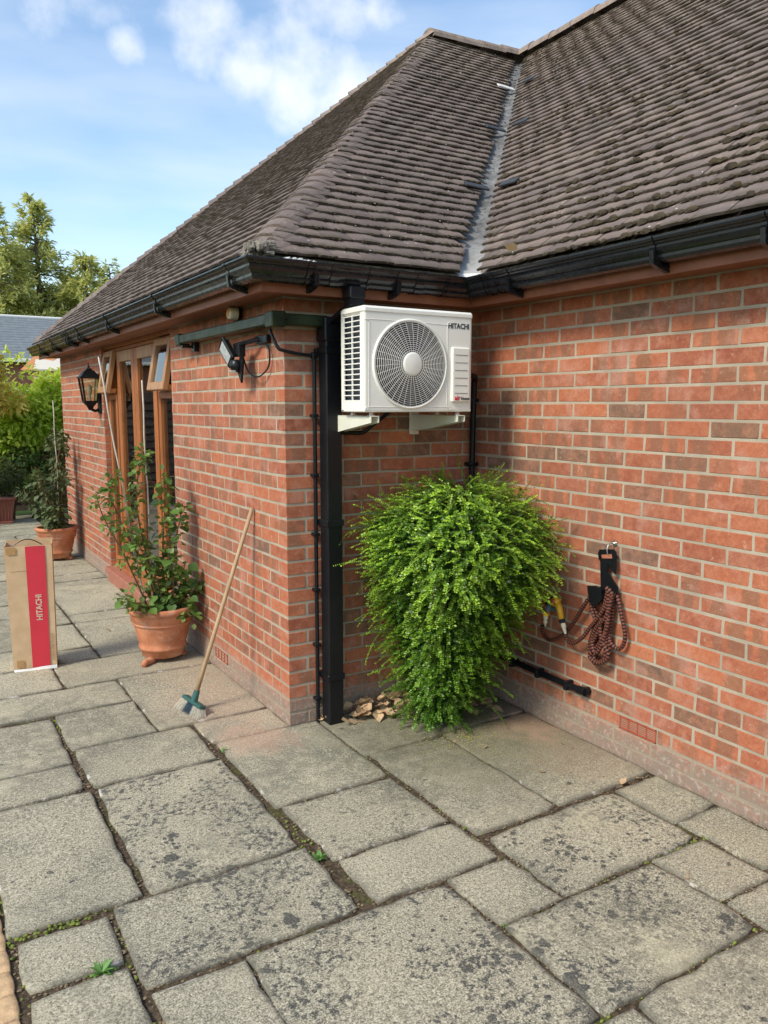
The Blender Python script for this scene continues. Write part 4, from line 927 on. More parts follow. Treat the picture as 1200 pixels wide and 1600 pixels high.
# round sensor
sn = thing('round_sensor', (-.03, .58, 2.21), 'small round beige wall sensor just under the soffit above the floodlight', 'sensor')
m = MB(); m.box(-.03, -.002, .545, .62, 2.165, 2.235, .006); m.build('back_box', 'blackp', sn)
cs = Vector((-.055, .545, 2.205)); m = MB(); m.lathe([(.001, -.030), (.026, -.030), (.034, -.022), (.036, .02)], cs, 24, axis='x'); m.build('housing', 'cream', sn, smooth=True)
m = MB(); m.lathe([(.001, -.033), (.018, -.032), (.019, -.029)], cs, 20, axis='x'); m.build('lens', 'oplast', sn)
# floodlight
fl = thing('floodlight', (-.03, .36, 1.98), 'black security floodlight with motion sensor and looped cable under the branch pipe', 'floodlight')
m = MB(); c = Vector((-.13, .46, 1.985)); dn = Vector((.25, -.50, -.80)).normalized(); nn = Vector((-.80, .02, -.15)); nn = (nn-dn*nn.dot(dn)).normalized(); sdd = dn.cross(nn)
m.obox(c, dn, sdd, nn, .135, .115, .018, .004)
for k in range(7): m.obox(c-nn*.014+sdd*(-.045+.015*k), dn, sdd, nn, .10, .003, .02, .0005)
m.build('lamp_body', 'blackp', fl)
m = MB(); m.obox(c+nn*.0105, dn, sdd, nn, .100, .082, .002, .0005); m.build('lens', 'grey', fl)
m = MB(); m.tube([(-.005, .22, 2.055), (-.06, .30, 2.035), (-.10, .42, 2.02)], .012, 6); m.box(-.03, -.002, .15, .30, 2.02, 2.065, .004); m.box(-.10, -.06, .36, .44, 1.96, 2.03, .004); m.prism([(0, 0), (.05, -.1), (.0, -.16), (-.03, -.04)], (-.08, .36, 1.98), YA, ZA, (-.012, 0, 0)); m.build('arm', 'blackp', fl)
m = MB(); m.lathe([(.001, -.035), (.022, -.030), (.034, -.012), (.036, .0), (.034, .028), (.02, .034), (.001, .035)], (-.10, .40, 1.91), 18); m.build('sensor_head', 'blackp', fl, smooth=True)
m = MB(); m.lathe([(.001, -.034), (.02, -.030), (.028, -.018)], (-.112, .405, 1.905), 16); m.build('sensor_lens', 'whitep', fl, smooth=True)
m = MB(); m.tube(smoothpath([(-.07, .38, 1.97), (-.06, .33, 1.88), (-.04, .24, 1.85), (-.02, .15, 1.90), (-.02, .14, 1.99), (-.02, .22, 2.02)], 6), .0045, 6); m.build('cable', 'blackp', fl)
# lantern
ln = thing('wall_lantern', (0, 4.25, 1.9), 'black metal carriage lantern on the end wall left of the french doors', 'lantern')
lc = (-.098, 4.25, 1.80)
def frus(m, za, zb, wa, wb, c=lc, **k):
    V = [(c[0]+sx*wa, c[1]+sy*wa, c[2]+za) for sx, sy in ((-1, -1), (1, -1), (1, 1), (-1, 1))]+[(c[0]+sx*wb, c[1]+sy*wb, c[2]+zb) for sx, sy in ((-1, -1), (1, -1), (1, 1), (-1, 1))]
    m.add(V, [[0, 3, 2, 1], [4, 5, 6, 7], [0, 1, 5, 4], [1, 2, 6, 5], [2, 3, 7, 6], [3, 0, 4, 7]])
m = MB(); frus(m, .150, .165, .096, .096); frus(m, .165, .225, .086, .040); frus(m, .225, .245, .030, .022); m.lathe([(.001, .30), (.008, .292), (.004, .28), (.012, .268), (.014, .26), (.006, .248), (.010, .24)], lc, 10); m.build('lantern_cap', 'blackp', ln)
m = MB(); frus(m, -.075, -.060, .058, .060); frus(m, -.11, -.075, .03, .058); frus(m, -.15, -.11, .012, .03)
for sx, sy in ((-1, -1), (1, -1), (1, 1), (-1, 1)): m.tube([(lc[0]+sx*.055, lc[1]+sy*.055, lc[2]-.06), (lc[0]+sx*.080, lc[1]+sy*.080, lc[2]+.158)], .011, 4)
m.build('lantern_cage', 'blackp', ln, recalc=True)
m = MB(); frus(m, -.058, .155, .050, .074); m.build('lantern_glass', 'lglass', ln, recalc=True)
m = MB(); m.lathe([(.012, -.06), (.012, -.01), (.022, .02), (.026, .06), (.016, .085), (.001, .092)], lc, 14); m.build('bulb', 'cream', ln, smooth=True)
m = MB(); m.box(-.022, -.003, 4.20, 4.30, 1.62, 1.99, .006); m.tube(smoothpath([(-.02, 4.25, 1.66), (-.05, 4.25, 1.645), (-.085, 4.25, 1.66), (-.098, 4.25, 1.70)], 4), .014, 8); m.build('wall_bracket', 'blackp', ln)

# ============================================================ hose things on wall C
hg = thing('hose_hanger', (L-.01, -1.09, .9), 'flat black plastic hanger on a hook holding the coiled garden hose', 'hanger')
PL = [(-1.036,.990),(-1.045,1.008),(-1.130,1.022),(-1.146,1.010),(-1.148,.972),(-1.150,.905),(-1.128,.915),(-1.100,.950),(-1.098,.905),(-1.165,.845),(-1.166,.76),(-1.072,.745),(-1.058,.86),(-1.052,.95),(-1.040,.962)]
m = MB(); m.prism([(p[0], p[1]) for p in PL], (L-.045, 0, 0), YA, ZA, (.008, 0, 0)); plate = m.build('hanger_plate', 'blackp', hg, recalc=True)
m = MB(); m.prism([(-1.060, .985), (-1.123, .998), (-1.128, .978), (-1.064, .968)], (L-.0465, 0, 0), YA, ZA, (.001, 0, 0)); m.build('slot', 'brick', plate)
m = MB(); m.prism([(-1.000,.823),(-1.050,.832),(-1.092,.822),(-1.098,.775),(-1.060,.735),(-1.020,.74)], (L-.075, 0, 0), YA, ZA, (.018, 0, 0)); m.build('hose_cradle', 'blackp', hg, recalc=True)
m = MB(); m.tube(smoothpath([(L+.0, -1.105, 1.045), (L-.045, -1.105, 1.045), (L-.058, -1.105, 1.02), (L-.05, -1.105, .992), (L-.035, -1.105, .995)], 4), .0035, 6); m.tube([(L-.01, -1.105, 1.045), (L-.001, -1.105, 1.045)], .014, 8); tag(m.build('wall_hook', 'steel'), 'small zinc hook screwed into the right brick wall above the hose hanger', 'hook')
HP = [(1.17, [(-.668,.540),(-.674,.495),(-.733,.476),(-.825,.527),(-.895,.611),(-.961,.706),(-.997,.759),(-1.034,.799),(-1.075,.825)]),
 (1.15, [(-.855,.560),(-.874,.516),(-.919,.511),(-.979,.556),(-1.02,.612),(-1.083,.685),(-1.129,.758),(-1.154,.814),(-1.12,.84)]),
 (1.172, [(-1.136,.815),(-1.108,.789),(-1.08,.7),(-1.023,.583),(-1.006,.494),(-1.051,.441),(-1.108,.47),(-1.134,.529),(-1.101,.603),(-1.031,.67),(-1.003,.741),(-1.034,.81)]),
 (1.178, [(-1.11,.82),(-1.164,.795),(-1.199,.721),(-1.224,.616),(-1.193,.551),(-1.144,.563),(-1.125,.609),(-1.137,.707),(-1.148,.81)]),
 (1.188, [(-1.099,.81),(-1.063,.689),(-1.044,.568),(-1.022,.484),(-1.074,.465),(-1.104,.519),(-1.067,.593),(-1.03,.681),(-1.001,.74),(-1.016,.80)]),
 (1.155, [(-1.161,.82),(-1.141,.741),(-1.134,.645),(-1.1,.573),(-1.053,.509),(-1.03,.47),(-1.09,.455),(-1.144,.508),(-1.1,.586),(-1.094,.699),(-1.146,.81)]),
 (1.163, [(-1.12,.83),(-1.10,.74),(-1.075,.62),(-1.035,.52),(-1.06,.452),(-1.12,.49),(-1.12,.60),(-1.13,.72),(-1.15,.82)]),
 (1.150, [(-1.13,.83),(-1.145,.76),(-1.125,.69),(-1.07,.63),(-1.04,.56),(-1.07,.50),(-1.11,.56),(-1.13,.66),(-1.14,.79)])]
m = MB()
for xh, pts in HP:
    P0 = smoothpath([(xh+.004*math.sin(i*2.1), p[0], p[1]) for i, p in enumerate(pts)], 24); P1 = [P0[0]]; acc = 0
    for a, b in zip(P0, P0[1:]):       # resample every 2.6 mm
        d = (b-a).length; t = 0
        while acc+d-t >= .0040: t += .0040-acc; P1.append(a+(b-a)*(t/d)); acc = 0
        acc += d-t
    cols = [(1. if (i//2) % 2 else 0., .5, .5, 1) for i in range(len(P1))]
    m.tube(P1, [.0098+(.0009 if (i//2) % 2 else 0) for i in range(len(P1))], 9, cols=cols)
tag(m.build('garden_hose', m_stripe(), smooth=True), 'black and brown ribbed garden hose hanging in loops from the black hanger', 'hose')
sg = thing('spray_gun', (1.15, -.85, .62), 'yellow and black hose spray gun hanging beside the shrub', 'spray gun')
m = MB(); m.tube([(1.14, -.800, .700), (1.135, -.828, .672), (1.13, -.852, .622)], [.020, .017, .014], 12); m.lathe([(.001, -.018), (.022, -.016), (.025, 0), (.022, .016), (.001, .018)], (1.138, -.797, .700), 14, axis='x'); m.build('handle', 'yellow', sg, smooth=True)
m = MB(); m.tube([(1.15, -.79, .69), (1.148, -.812, .65), (1.145, -.842, .605)], .011, 8); m.tube([(1.13, -.852, .622), (1.13, -.860, .604)], .016, 10); m.build('trigger', 'blackp', sg)
m = MB(); m.lathe([(.013, -.006), (.016, 0), (.013, .006)], (1.112, -.795, .702), 12, axis='x', close=True); m.build('dial', 'vent', sg)
m = MB(); m.tube([(1.13, -.860, .604), (1.132, -.866, .588), (1.134, -.868, .575), (1.14, -.872, .55)], [.012, .013, .009, .006], 8); m.build('connector', 'cream', sg)
tv = thing('tap_connector', (1.15, -.74, .64), 'grey blue twin tap fitting with orange collar half hidden by the shrub', 'tap')
m = MB(); m.tube([(1.19, -.755, .68), (1.15, -.75, .665), (1.14, -.735, .64)], [.022, .02, .015], 10); m.tube([(1.15, -.79, .655), (1.15, -.73, .66)], .015, 10); m.build('body', 'blueg', tv)
m = MB(); m.tube(smoothpath([(1.17, -.70, .66), (1.15, -.705, .70), (1.15, -.735, .715), (1.16, -.76, .70)], 4), .007, 6); m.build('lever', 'blackp', tv)
m = MB(); m.tube([(1.14, -.732, .635), (1.14, -.727, .614)], .017, 12); m.build('collar', 'oplast', tv)
m = MB(); m.tube([(1.14, -.727, .616), (1.142, -.722, .596), (1.144, -.720, .590), (1.147, -.716, .573), (1.15, -.712, .562), (1.155, -.708, .548)], [.012, .014, .009, .012, .007, .004], 10); m.build('connector', 'cream', tv)

# ============================================================ things on the patio
# --- cardboard box
bx = thing('cardboard_box', (-1.03, 1.75, 0), 'tall open brown cardboard box with a red printed stripe standing on the patio', 'box')
bo = Vector((-1.156, 1.695, 0)); bu = Vector((.253, -.040, 0)).normalized(); bv = Vector((.03, .16, 0)).normalized(); BW, BD, BH = .256, .185, .815
def bq(a, b, z): 
    t = z/.83; return bo+bu*(a-.012*t*(1-2*a/BW)*1.0)+bv*b+ZA*z+Vector((-.003*t, 0, 0))
def wallq(m, A, B, z0_, z1_, th=.004, wob=.002):
    V = []; n = 7
    d = (B-A); nn = d.cross(ZA).normalized()
m = MB()
def pan(a0, b0, a1, b1, z0_, z1_):
    V = []; n = 8; nn = (bq(a1, b1, 0)-bq(a0, b0, 0)).cross(ZA).normalized()
    for i in range(n+1):
        z = z0_+(z1_-z0_)*i/n
        for t in (0, .25, .5, .75, 1):
            a = a0+(a1-a0)*t; b = b0+(b1-b0)*t; w = .0035*mnoise.noise(Vector((a*9+b0*30, b*9, z*5)))*(0 if t in (0, 1) else 1); V.append(bq(a, b, z)+nn*w)
    N = len(V); V2 = [v-nn*.004 for v in V]; W5 = 5
    F = [[i*W5+k, i*W5+k+1, (i+1)*W5+k+1, (i+1)*W5+k] for i in range(n) for k in range(4)]
    F += [[N+q for q in f[::-1]] for f in F]; F += [[n*W5+k, n*W5+k+1, N+n*W5+k+1, N+n*W5+k] for k in range(4)]+[[k+1, k, N+k, N+k+1] for k in range(4)]
    m.add(V+V2, F)
pan(0, 0, BW, 0, .0, BH); pan(BW, 0, BW, BD, .0, BH+.006); pan(BW, BD, 0, BD, .0, BH+.018); pan(0, BD, 0, 0, 0, BH+.004)
m.add([bq(.004, .004, .01), bq(BW-.004, .004, .01), bq(BW-.004, BD-.004, .01), bq(.004, BD-.004, .01)], [[0, 1, 2, 3]]); m.build('carton', 'card', bx)
fn = bv*-1
def onface(name, a0, a1, z0_, z1_, mat, lift=.0012, n=10):
    m = MB(); V = []
    for i in range(n+1):
        z = z0_+(z1_-z0_)*i/n
        for k in range(5):
            a = a0+(a1-a0)*k/4; V.append(bq(a, 0, z)+fn*(lift+.003))
    m.add(V, [[i*5+k, i*5+k+1, (i+1)*5+k+1, (i+1)*5+k] for i in range(n) for k in range(4)]); return m.build(name, mat, bx)
onface('red_stripe', .112, .218, .012, BH-.002, 'cardred'); onface('tape', .010, .062, .765, BH-.004, 'tape', .0016); onface('tape', .022, .066, .025, .072, 'tape', .0016); onface('fold_line', .022, .112, .655, .658, 'cardprint', .0014, 2)
zt = Vector((0, 0, 1)); textmesh('HITACHI', .050, bq(.186, 0, .33)+fn*.0058, ZA, -bu, .0006, 'lettering', 'paletext', bx, .0016, .168)
textmesh('airHome  Wall Mounted', .022, bq(.243, 0, .055)+fn*.0058, ZA, -bu, .0006, 'lettering', 'cardprint', bx, 0, .18)
m = MB(); cc0 = bq(.04, BD*.5, BH-.01); cc1 = bq(.20, BD*.5, BH-.01); m.tube(smoothpath([cc0, cc0*.75+cc1*.25+ZA*.028, (cc0+cc1)/2+ZA*.040, cc0*.25+cc1*.75+ZA*.028, cc1], 6), .0035, 6); m.build('strap', 'blackp', bx)
m = MB(); V = [bq(.01, -.003, .013), bq(BW-.002, -.003, .028), bq(BW-.002, -.0035, -.0), bq(.02, -.010, -.0), bq(.01, .01, .0), bq(BW, .02, .0)]; m.add([bq(.0, -.007, .018), bq(.09, -.009, .016), bq(.17, -.008, .022), bq(BW+.001, -.007, .024), bq(.006, -.014, .001), bq(.09, -.013, .001), bq(.17, -.012, .001), bq(BW+.001, -.009, .001)], [[0, 4, 5, 1], [1, 5, 6, 2], [2, 6, 7, 3]]); m.build('foam_base', 'poly', bx)

# ---------- foliage generator (many small leaf faces)
def leafcloud(name, pts, dirs, ups, Ln, Wd, cols, mat, parent=None, label=None, kind='stuff', shape=6):
    pts, dirs, ups = map(np.asarray, (pts, dirs, ups)); N = len(pts); Ln = np.broadcast_to(Ln, N)[:, None]; Wd = np.broadcast_to(Wd, N)[:, None]
    d = dirs/np.linalg.norm(dirs, axis=1, keepdims=True); x = np.cross(d, ups); x /= np.maximum(np.linalg.norm(x, axis=1, keepdims=True), 1e-6); z = np.cross(x, d)
    if shape == 4: V = np.stack([pts, pts+d*Ln*.45+x*Wd*.5+z*Ln*.06, pts+d*Ln, pts+d*Ln*.45-x*Wd*.5+z*Ln*.06], 1); nv = 4; faces = np.array([[0, 1, 2, 3]])
    else: V = np.stack([pts, pts+d*Ln*.35+x*Wd*.5+z*Wd*.12, pts+d*Ln*.75+x*Wd*.36+z*Wd*.05, pts+d*Ln-z*Ln*.08, pts+d*Ln*.75-x*Wd*.36+z*Wd*.05, pts+d*Ln*.35-x*Wd*.5+z*Wd*.12], 1); nv = 6; faces = np.array([[0, 1, 2, 3], [0, 3, 4, 5]])
    off = np.array(rootloc(parent)) if parent else np.zeros(3)
    V = (V.reshape(-1, 3)-off).astype(np.float32); fc = (faces[None]+(np.arange(N)*nv)[:, None, None]).reshape(-1, 4)
    me = bpy.data.meshes.new(name); me.vertices.add(len(V)); me.vertices.foreach_set('co', V.ravel()); me.loops.add(fc.size); me.loops.foreach_set('vertex_index', fc.ravel().astype(np.int32))
    me.polygons.add(len(fc)); me.polygons.foreach_set('loop_start', np.arange(len(fc), dtype=np.int32)*4); me.polygons.foreach_set('loop_total', np.full(len(fc), 4, dtype=np.int32))
    me.update(); me.materials.append(M[mat]); at = me.color_attributes.new('bc', 'FLOAT_COLOR', 'POINT'); c4 = np.repeat(np.c_[np.asarray(cols, float), np.zeros(N), np.ones(N)], nv, 0).astype(np.float32); at.data.foreach_set('color', c4.ravel())
    return link(name, me, parent, label, kind)

# --- pots
def pot(x, y, label, s=1.0, feet=(), rot=0):
    t = thing('plant_pot', (x, y, 0), label, 'pot', 'round terracotta pots beside the end wall')
    z = .030; m = MB()
    pf = [(.001, .012), (.118, .012), (.128, .0), (.138, .004), (.143, .050), (.155, .053), (.158, .070), (.150, .078), (.160, .11), (.184, .215), (.185, .222), (.196, .226), (.197, .238), (.192, .243), (.203, .25), (.204, .292), (.208, .299), (.221, .306), (.224, .326), (.216, .340), (.200, .342), (.190, .330), (.186, .27), (.18, .25)]
    m.lathe([(r*s, h*s+z) for r, h in pf], (x, y, 0), 48); m.build('pot_body', 'pot', t, smooth=True)
    m = MB(); n = 24; V = [(x, y, z+.285*s)]; 
    for k in range(3):
        for a in range(n): q = 2*math.pi*a/n; r = (.06*(k+1)+.008)*s; V.append((x+r*math.cos(q), y+r*math.sin(q), z+(.285+.008*mnoise.noise(Vector((r*40, q*3, x))))*s))
    F = [[0, 1+a, 1+(a+1) % n] for a in range(n)]+[[1+k*n+a, 1+(k+1)*n+a, 1+(k+1)*n+(a+1) % n, 1+k*n+(a+1) % n] for k in range(2) for a in range(n)]
    m.add(V, F); m.build('soil', 'soil', t, smooth=True); return t
pot(-.250, 1.50, 'terracotta pot holding the broad-leaved plant in front of the french doors'); pot(-.26, 5.55, 'terracotta pot further back along the end wall holding the dark dusty shrub')
lfp = {(-.25, 1.50): [(-.165, -.10, 'left'), (.135, .03, 'right')], (-.26, 5.55): [(.12, -.05, 'far')]}
flab = {(-.165): 'small terracotta pot foot under the left of the nearest round pot', .135: 'small terracotta pot foot under the right of the nearest round pot', .12: 'small terracotta foot under the far round pot'}
for (x, y), fs in lfp.items():
    for dx, dy, nm in fs:
        m = MB(); c = Vector((x+dx*.85, y+dy*.85-.02, 0)); m.tube(smoothpath([c+Vector((-dx*.3, .03, .022)), c+Vector((0, .0, .022)), c+Vector((dx*.12, -.025, .020)), c+Vector((dx*.2, -.040, .012))], 4), [.024]*4+[.022]*4+[.019]*4+[.012], 8)
        tag(m.build('pot_foot', 'pot', smooth=True), flab[dx], 'pot foot', 'terracotta pot feet')

# leaves
def leafmesh(name, L0, W0, mat, heart=False):
    m = MB(); prof = [(0, 0), (.18, .62), (.42, 1.), (.70, .72), (1., 0)] if heart else [(0, 0), (.2, .6), (.5, 1.), (.8, .55), (1., 0)]
    V = []; 
    for t, w in prof:
        z = -.18*L0*t*t
        if w == 0: V.append((0, t*L0, z))
        else: V += [(-w*W0/2, t*L0-(.05*L0 if heart else 0), z+.10*W0), (0, t*L0, z), (w*W0/2, t*L0-(.05*L0 if heart else 0), z+.10*W0)]
    F = [[0, 2, 1], [0, 3, 2], [1, 2, 5, 4], [2, 3, 6, 5], [4, 5, 8, 7], [5, 6, 9, 8], [7, 8, 10], [8, 9, 10]]
    m.add(V, F, (.2, .0, 0, 1)); return m.build(name, mat, data_only=True, smooth=True)
def place(me, p, d, up, s, parent, name='leaf'):
    d = Vector(d).normalized(); x = d.cross(up); x = x.normalized() if x.length > 1e-4 else d.orthogonal().normalized(); z = x.cross(d)
    o = link(name, me, parent); mt = Matrix((x*s, d*s, z*s)).transposed().to_4x4(); mt.translation = Vector(p)-rootloc(parent); o.matrix_local = mt; return o
rs = random.Random(21)
pl = thing('potted_shrub', (-.25, 1.50, .31), 'broad-leaved green shrub with tall bare stems growing in the nearest terracotta pot', 'shrub')
lmA = leafmesh('leaf', .062, .058, 'potleaf', True); nl = 0; stm = MB(); SML = []
def stemleaf(path, r0, r1, parent, me, cnt, sc0, sc1, start=.15, m=None, spread=1., hang=.35, pet=.03):
    P = smoothpath(path, 6); k = len(P); m.tube(P, [r0+(r1-r0)*i/(k-1) for i in range(k)], 6)
    for i in range(cnt):
        t = start+(1-start)*(i+rs.random()*.6)/cnt; q = P[min(k-1, int(t*(k-1)))]
        a = rs.uniform(0, 6.28); out = Vector((math.cos(a), math.sin(a), rs.uniform(-.3, .5))); tip = q+out*pet*rs.uniform(.6, 2)*spread
        m.tube([q, tip], .0012, 4, cap=False)
        d = (out+Vector((0, 0, -hang*rs.uniform(.3, 2)))).normalized(); place(me, tip, d, ZA+Vector((rs.uniform(-.5, .5), rs.uniform(-.5, .5), 0)), rs.uniform(sc0, sc1)*1.22, parent)
        for _ in range(4 if cnt > 11 else 2):
            o2 = Vector([rs.gauss(0, 1) for _ in range(3)]).normalized(); SML.append((q+o2*rs.uniform(.015, .05)*spread, o2+Vector((0, 0, -.3)), me.name))
stems = [([(-.27, 1.47, .31), (-.32, 1.46, .6), (-.40, 1.45, .9), (-.46, 1.46, 1.15), (-.44, 1.47, 1.27)], 26, .6, 1.0), ([(-.25, 1.5, .31), (-.30, 1.5, .7), (-.33, 1.5, 1.05), (-.31, 1.5, 1.30), (-.29, 1.5, 1.40)], 30, .5, .95),
 ([(-.23, 1.5, .31), (-.22, 1.48, .7), (-.20, 1.47, 1.05), (-.19, 1.46, 1.25)], 28, .6, 1.05), ([(-.22, 1.52, .31), (-.16, 1.50, .62), (-.12, 1.47, .9), (-.10, 1.46, 1.05)], 26, .7, 1.1),
 ([(-.24, 1.45, .31), (-.28, 1.40, .55), (-.34, 1.37, .75), (-.40, 1.36, .95)], 22, .7, 1.1), ([(-.24, 1.46, .31), (-.20, 1.38, .45), (-.19, 1.34, .62), (-.22, 1.34, .72)], 20, .8, 1.25),
 ([(-.20, 1.48, .31), (-.10, 1.42, .42), (-.05, 1.38, .50), (-.03, 1.36, .53)], 20, .8, 1.2), ([(-.22, 1.45, .31), (-.14, 1.36, .40), (-.10, 1.32, .44)], 16, .8, 1.2), ([(-.28, 1.44, .31), (-.38, 1.38, .38), (-.45, 1.35, .44), (-.50, 1.34, .50)], 16, .6, 1.0),
 ([(-.22, 1.43, .31), (-.15, 1.34, .35), (-.08, 1.27, .31)], 12, .8, 1.1), ([(-.18, 1.5, .31), (-.12, 1.44, .5), (-.10, 1.40, .66)], 16, .8, 1.2), ([(-.33, 1.45, .31), (-.42, 1.42, .7), (-.50, 1.42, 1.0), (-.53, 1.42, 1.16)], 18, .6, .9)]
for pth, n_, a, b in stems:
    pth = [(-.27+(q[0]+.27)*(1+.35*min(1, (q[2]-.31)/.6))-.035*min(1, (q[2]-.31)/.5)-(.02 if q[0] > -.2 else 0), q[1], q[2]) for q in pth]; stemleaf(pth, .0065, .0025, pl, lmA, n_, a, b, .12, stm, 1.0)
stm.build('stem', 'stem', pl, smooth=True); K_ = [(rs.random(), rs.random()*.4) for _ in SML]
leafcloud('small_leaves', [tuple(a[0]) for a in SML], [tuple(a[1]) for a in SML], [(rs.gauss(0, .4), rs.gauss(0, .4), 1) for _ in SML], .042, .034, K_, 'potleaf', pl); SML.clear()
pl2 = thing('potted_shrub', (-.26, 5.55, .31), 'dark dusty small-leaved shrub in the further terracotta pot', 'shrub')
lmB = leafmesh('leaf', .060, .036, 'darkleaf'); stm = MB(); rs = random.Random(5)
for i in range(15):
    a = rs.uniform(0, 6.28); R0_ = rs.uniform(.02, .10); tall = (i % 3 == 0); top = rs.uniform(1.2, 1.42) if tall else rs.uniform(.5, 1.0); ex = rs.uniform(-.02, .14) if tall else rs.uniform(-.34, .08)
    p = [(-.26+R0_*.3*math.cos(a), 5.55+R0_*.3*math.sin(a), .31), (-.26+R0_*math.cos(a)+ex*.3, 5.55+R0_*math.sin(a), .31+(top-.31)*.4), (-.26+R0_*math.cos(a)+ex*.9, 5.50+.15*math.sin(a), top-.1), (-.26+R0_*math.cos(a)+ex, 5.50+.18*math.sin(a), top)]
    stemleaf(p, .009, .003, pl2, lmB, 19, .8, 1.4, .2, stm, 1.3, .5)
stm.build('stem', 'stem', pl2, smooth=True); K_ = [(rs.random(), rs.random()*.4) for _ in SML]
leafcloud('small_leaves', [tuple(a[0]) for a in SML], [tuple(a[1]) for a in SML], [(rs.gauss(0, .4), rs.gauss(0, .4), 1) for _ in SML], .055, .034, K_, 'darkleaf', pl2); SML.clear()
def cane(p0, p1, label):
    m = MB(); n = 9; P = [Vector(p0)+(Vector(p1)-Vector(p0))*i/n+Vector((.004*math.sin(i*1.7), 0, 0)) for i in range(n+1)]; rr = [.0048 if i % 2 else .0056 for i in range(n+1)]
    m.tube(P, rr, 7); tag(m.build('garden_cane', 'cane', smooth=True), label, 'cane', 'pale canes pushed into the pots')
cane((-.36, 1.46, .30), (-.585, 1.50, 2.00), 'pale cane leaning left out of the nearest pot past the lantern'); cane((-.30, 1.52, .30), (-.322, 1.50, 1.86), 'upright pale cane in the nearest pot in front of the glass doors'); cane((-.22, 5.52, .30), (-.235, 5.5, 1.75), 'pale cane leaning out of the further pot')

# --- broom
br = thing('broom', (-.37, .45, 0), 'broom with wooden handle and teal head leaning against the brick end wall', 'broom')
h0 = Vector((-.372, .452, .078)); h1 = Vector((-.016, .428, 1.128)); m = MB(); m.tube([h0, h0.lerp(h1, .3), h0.lerp(h1, .7), h1], [.0125, .012, .0118, .0115], 12); m.build('handle', 'broomwood', br, smooth=True)
ha = (h1-h0).normalized(); hx = Vector((.06, -.30, -.02)); hx = (hx-ha*hx.dot(ha)*.35).normalized(); hy = hx.cross(ha).normalized(); ha2 = hy.cross(hx).normalized()*-1
if ha2.dot(ha) < 0: ha2 = -ha2
m = MB(); m.tube([h0-ha*.02, h0+ha*.045], [.021, .0165], 12); m.obox(h0-ha2*.022, hx, hy, ha2, .20, .046, .020, .009); hd = m.build('head', 'teal', br)
m = MB(); rs = random.Random(3)
for i in range(26):
    for k in range(6):
        a = -.096+.192*i/25; b = -.02+.04*k/5; 
        for q in range(3):
            s0 = h0-ha2*.032+hx*(a+rs.uniform(-.003, .003))+hy*b; e = s0-ha2*.070+hx*(a*.32+rs.uniform(-.004, .004))+hy*(b*.5+rs.uniform(-.004, .004)); e.z = max(e.z, .003); m.tube([s0, e], .0011, 3, mi=(1 if 8 < i < 17 else 0), cap=False)
m.build('bristles', ['bristle', 'blueg'], hd, kind='stuff')

# --- trough at the back
tr = thing('plant_trough', (-.75, 8.9, 0), 'brown ribbed plastic trough standing by the far fence at the left edge', 'planter')
m = MB(); V = [(-1.25, 8.75, .03), (-.36, 8.75, .03), (-.36, 9.0, .03), (-1.25, 9.0, .03), (-1.30, 8.70, .37), (-.31, 8.70, .37), (-.31, 9.05, .37), (-1.30, 9.05, .37)]
m.add(V, [[3, 2, 1, 0], [0, 1, 5, 4], [1, 2, 6, 5], [2, 3, 7, 6], [3, 0, 4, 7], [4, 5, 6, 7]]); m.box(-1.32, -.29, 8.68, 9.07, .345, .385, .01); m.box(-1.27, -.34, 8.73, 9.02, .0, .04, .01)
for k in range(22): x = -1.24+k*.042; m.tube([(x, 8.745, .05), (x-.002+.0*k, 8.70, .345)], .006, 5)
m.build('trough_body', 'plum', tr); m = MB(); m.box(-1.28, -.33, 8.72, 9.03, .36, .392, .01); m.build('soil', 'soil', tr)

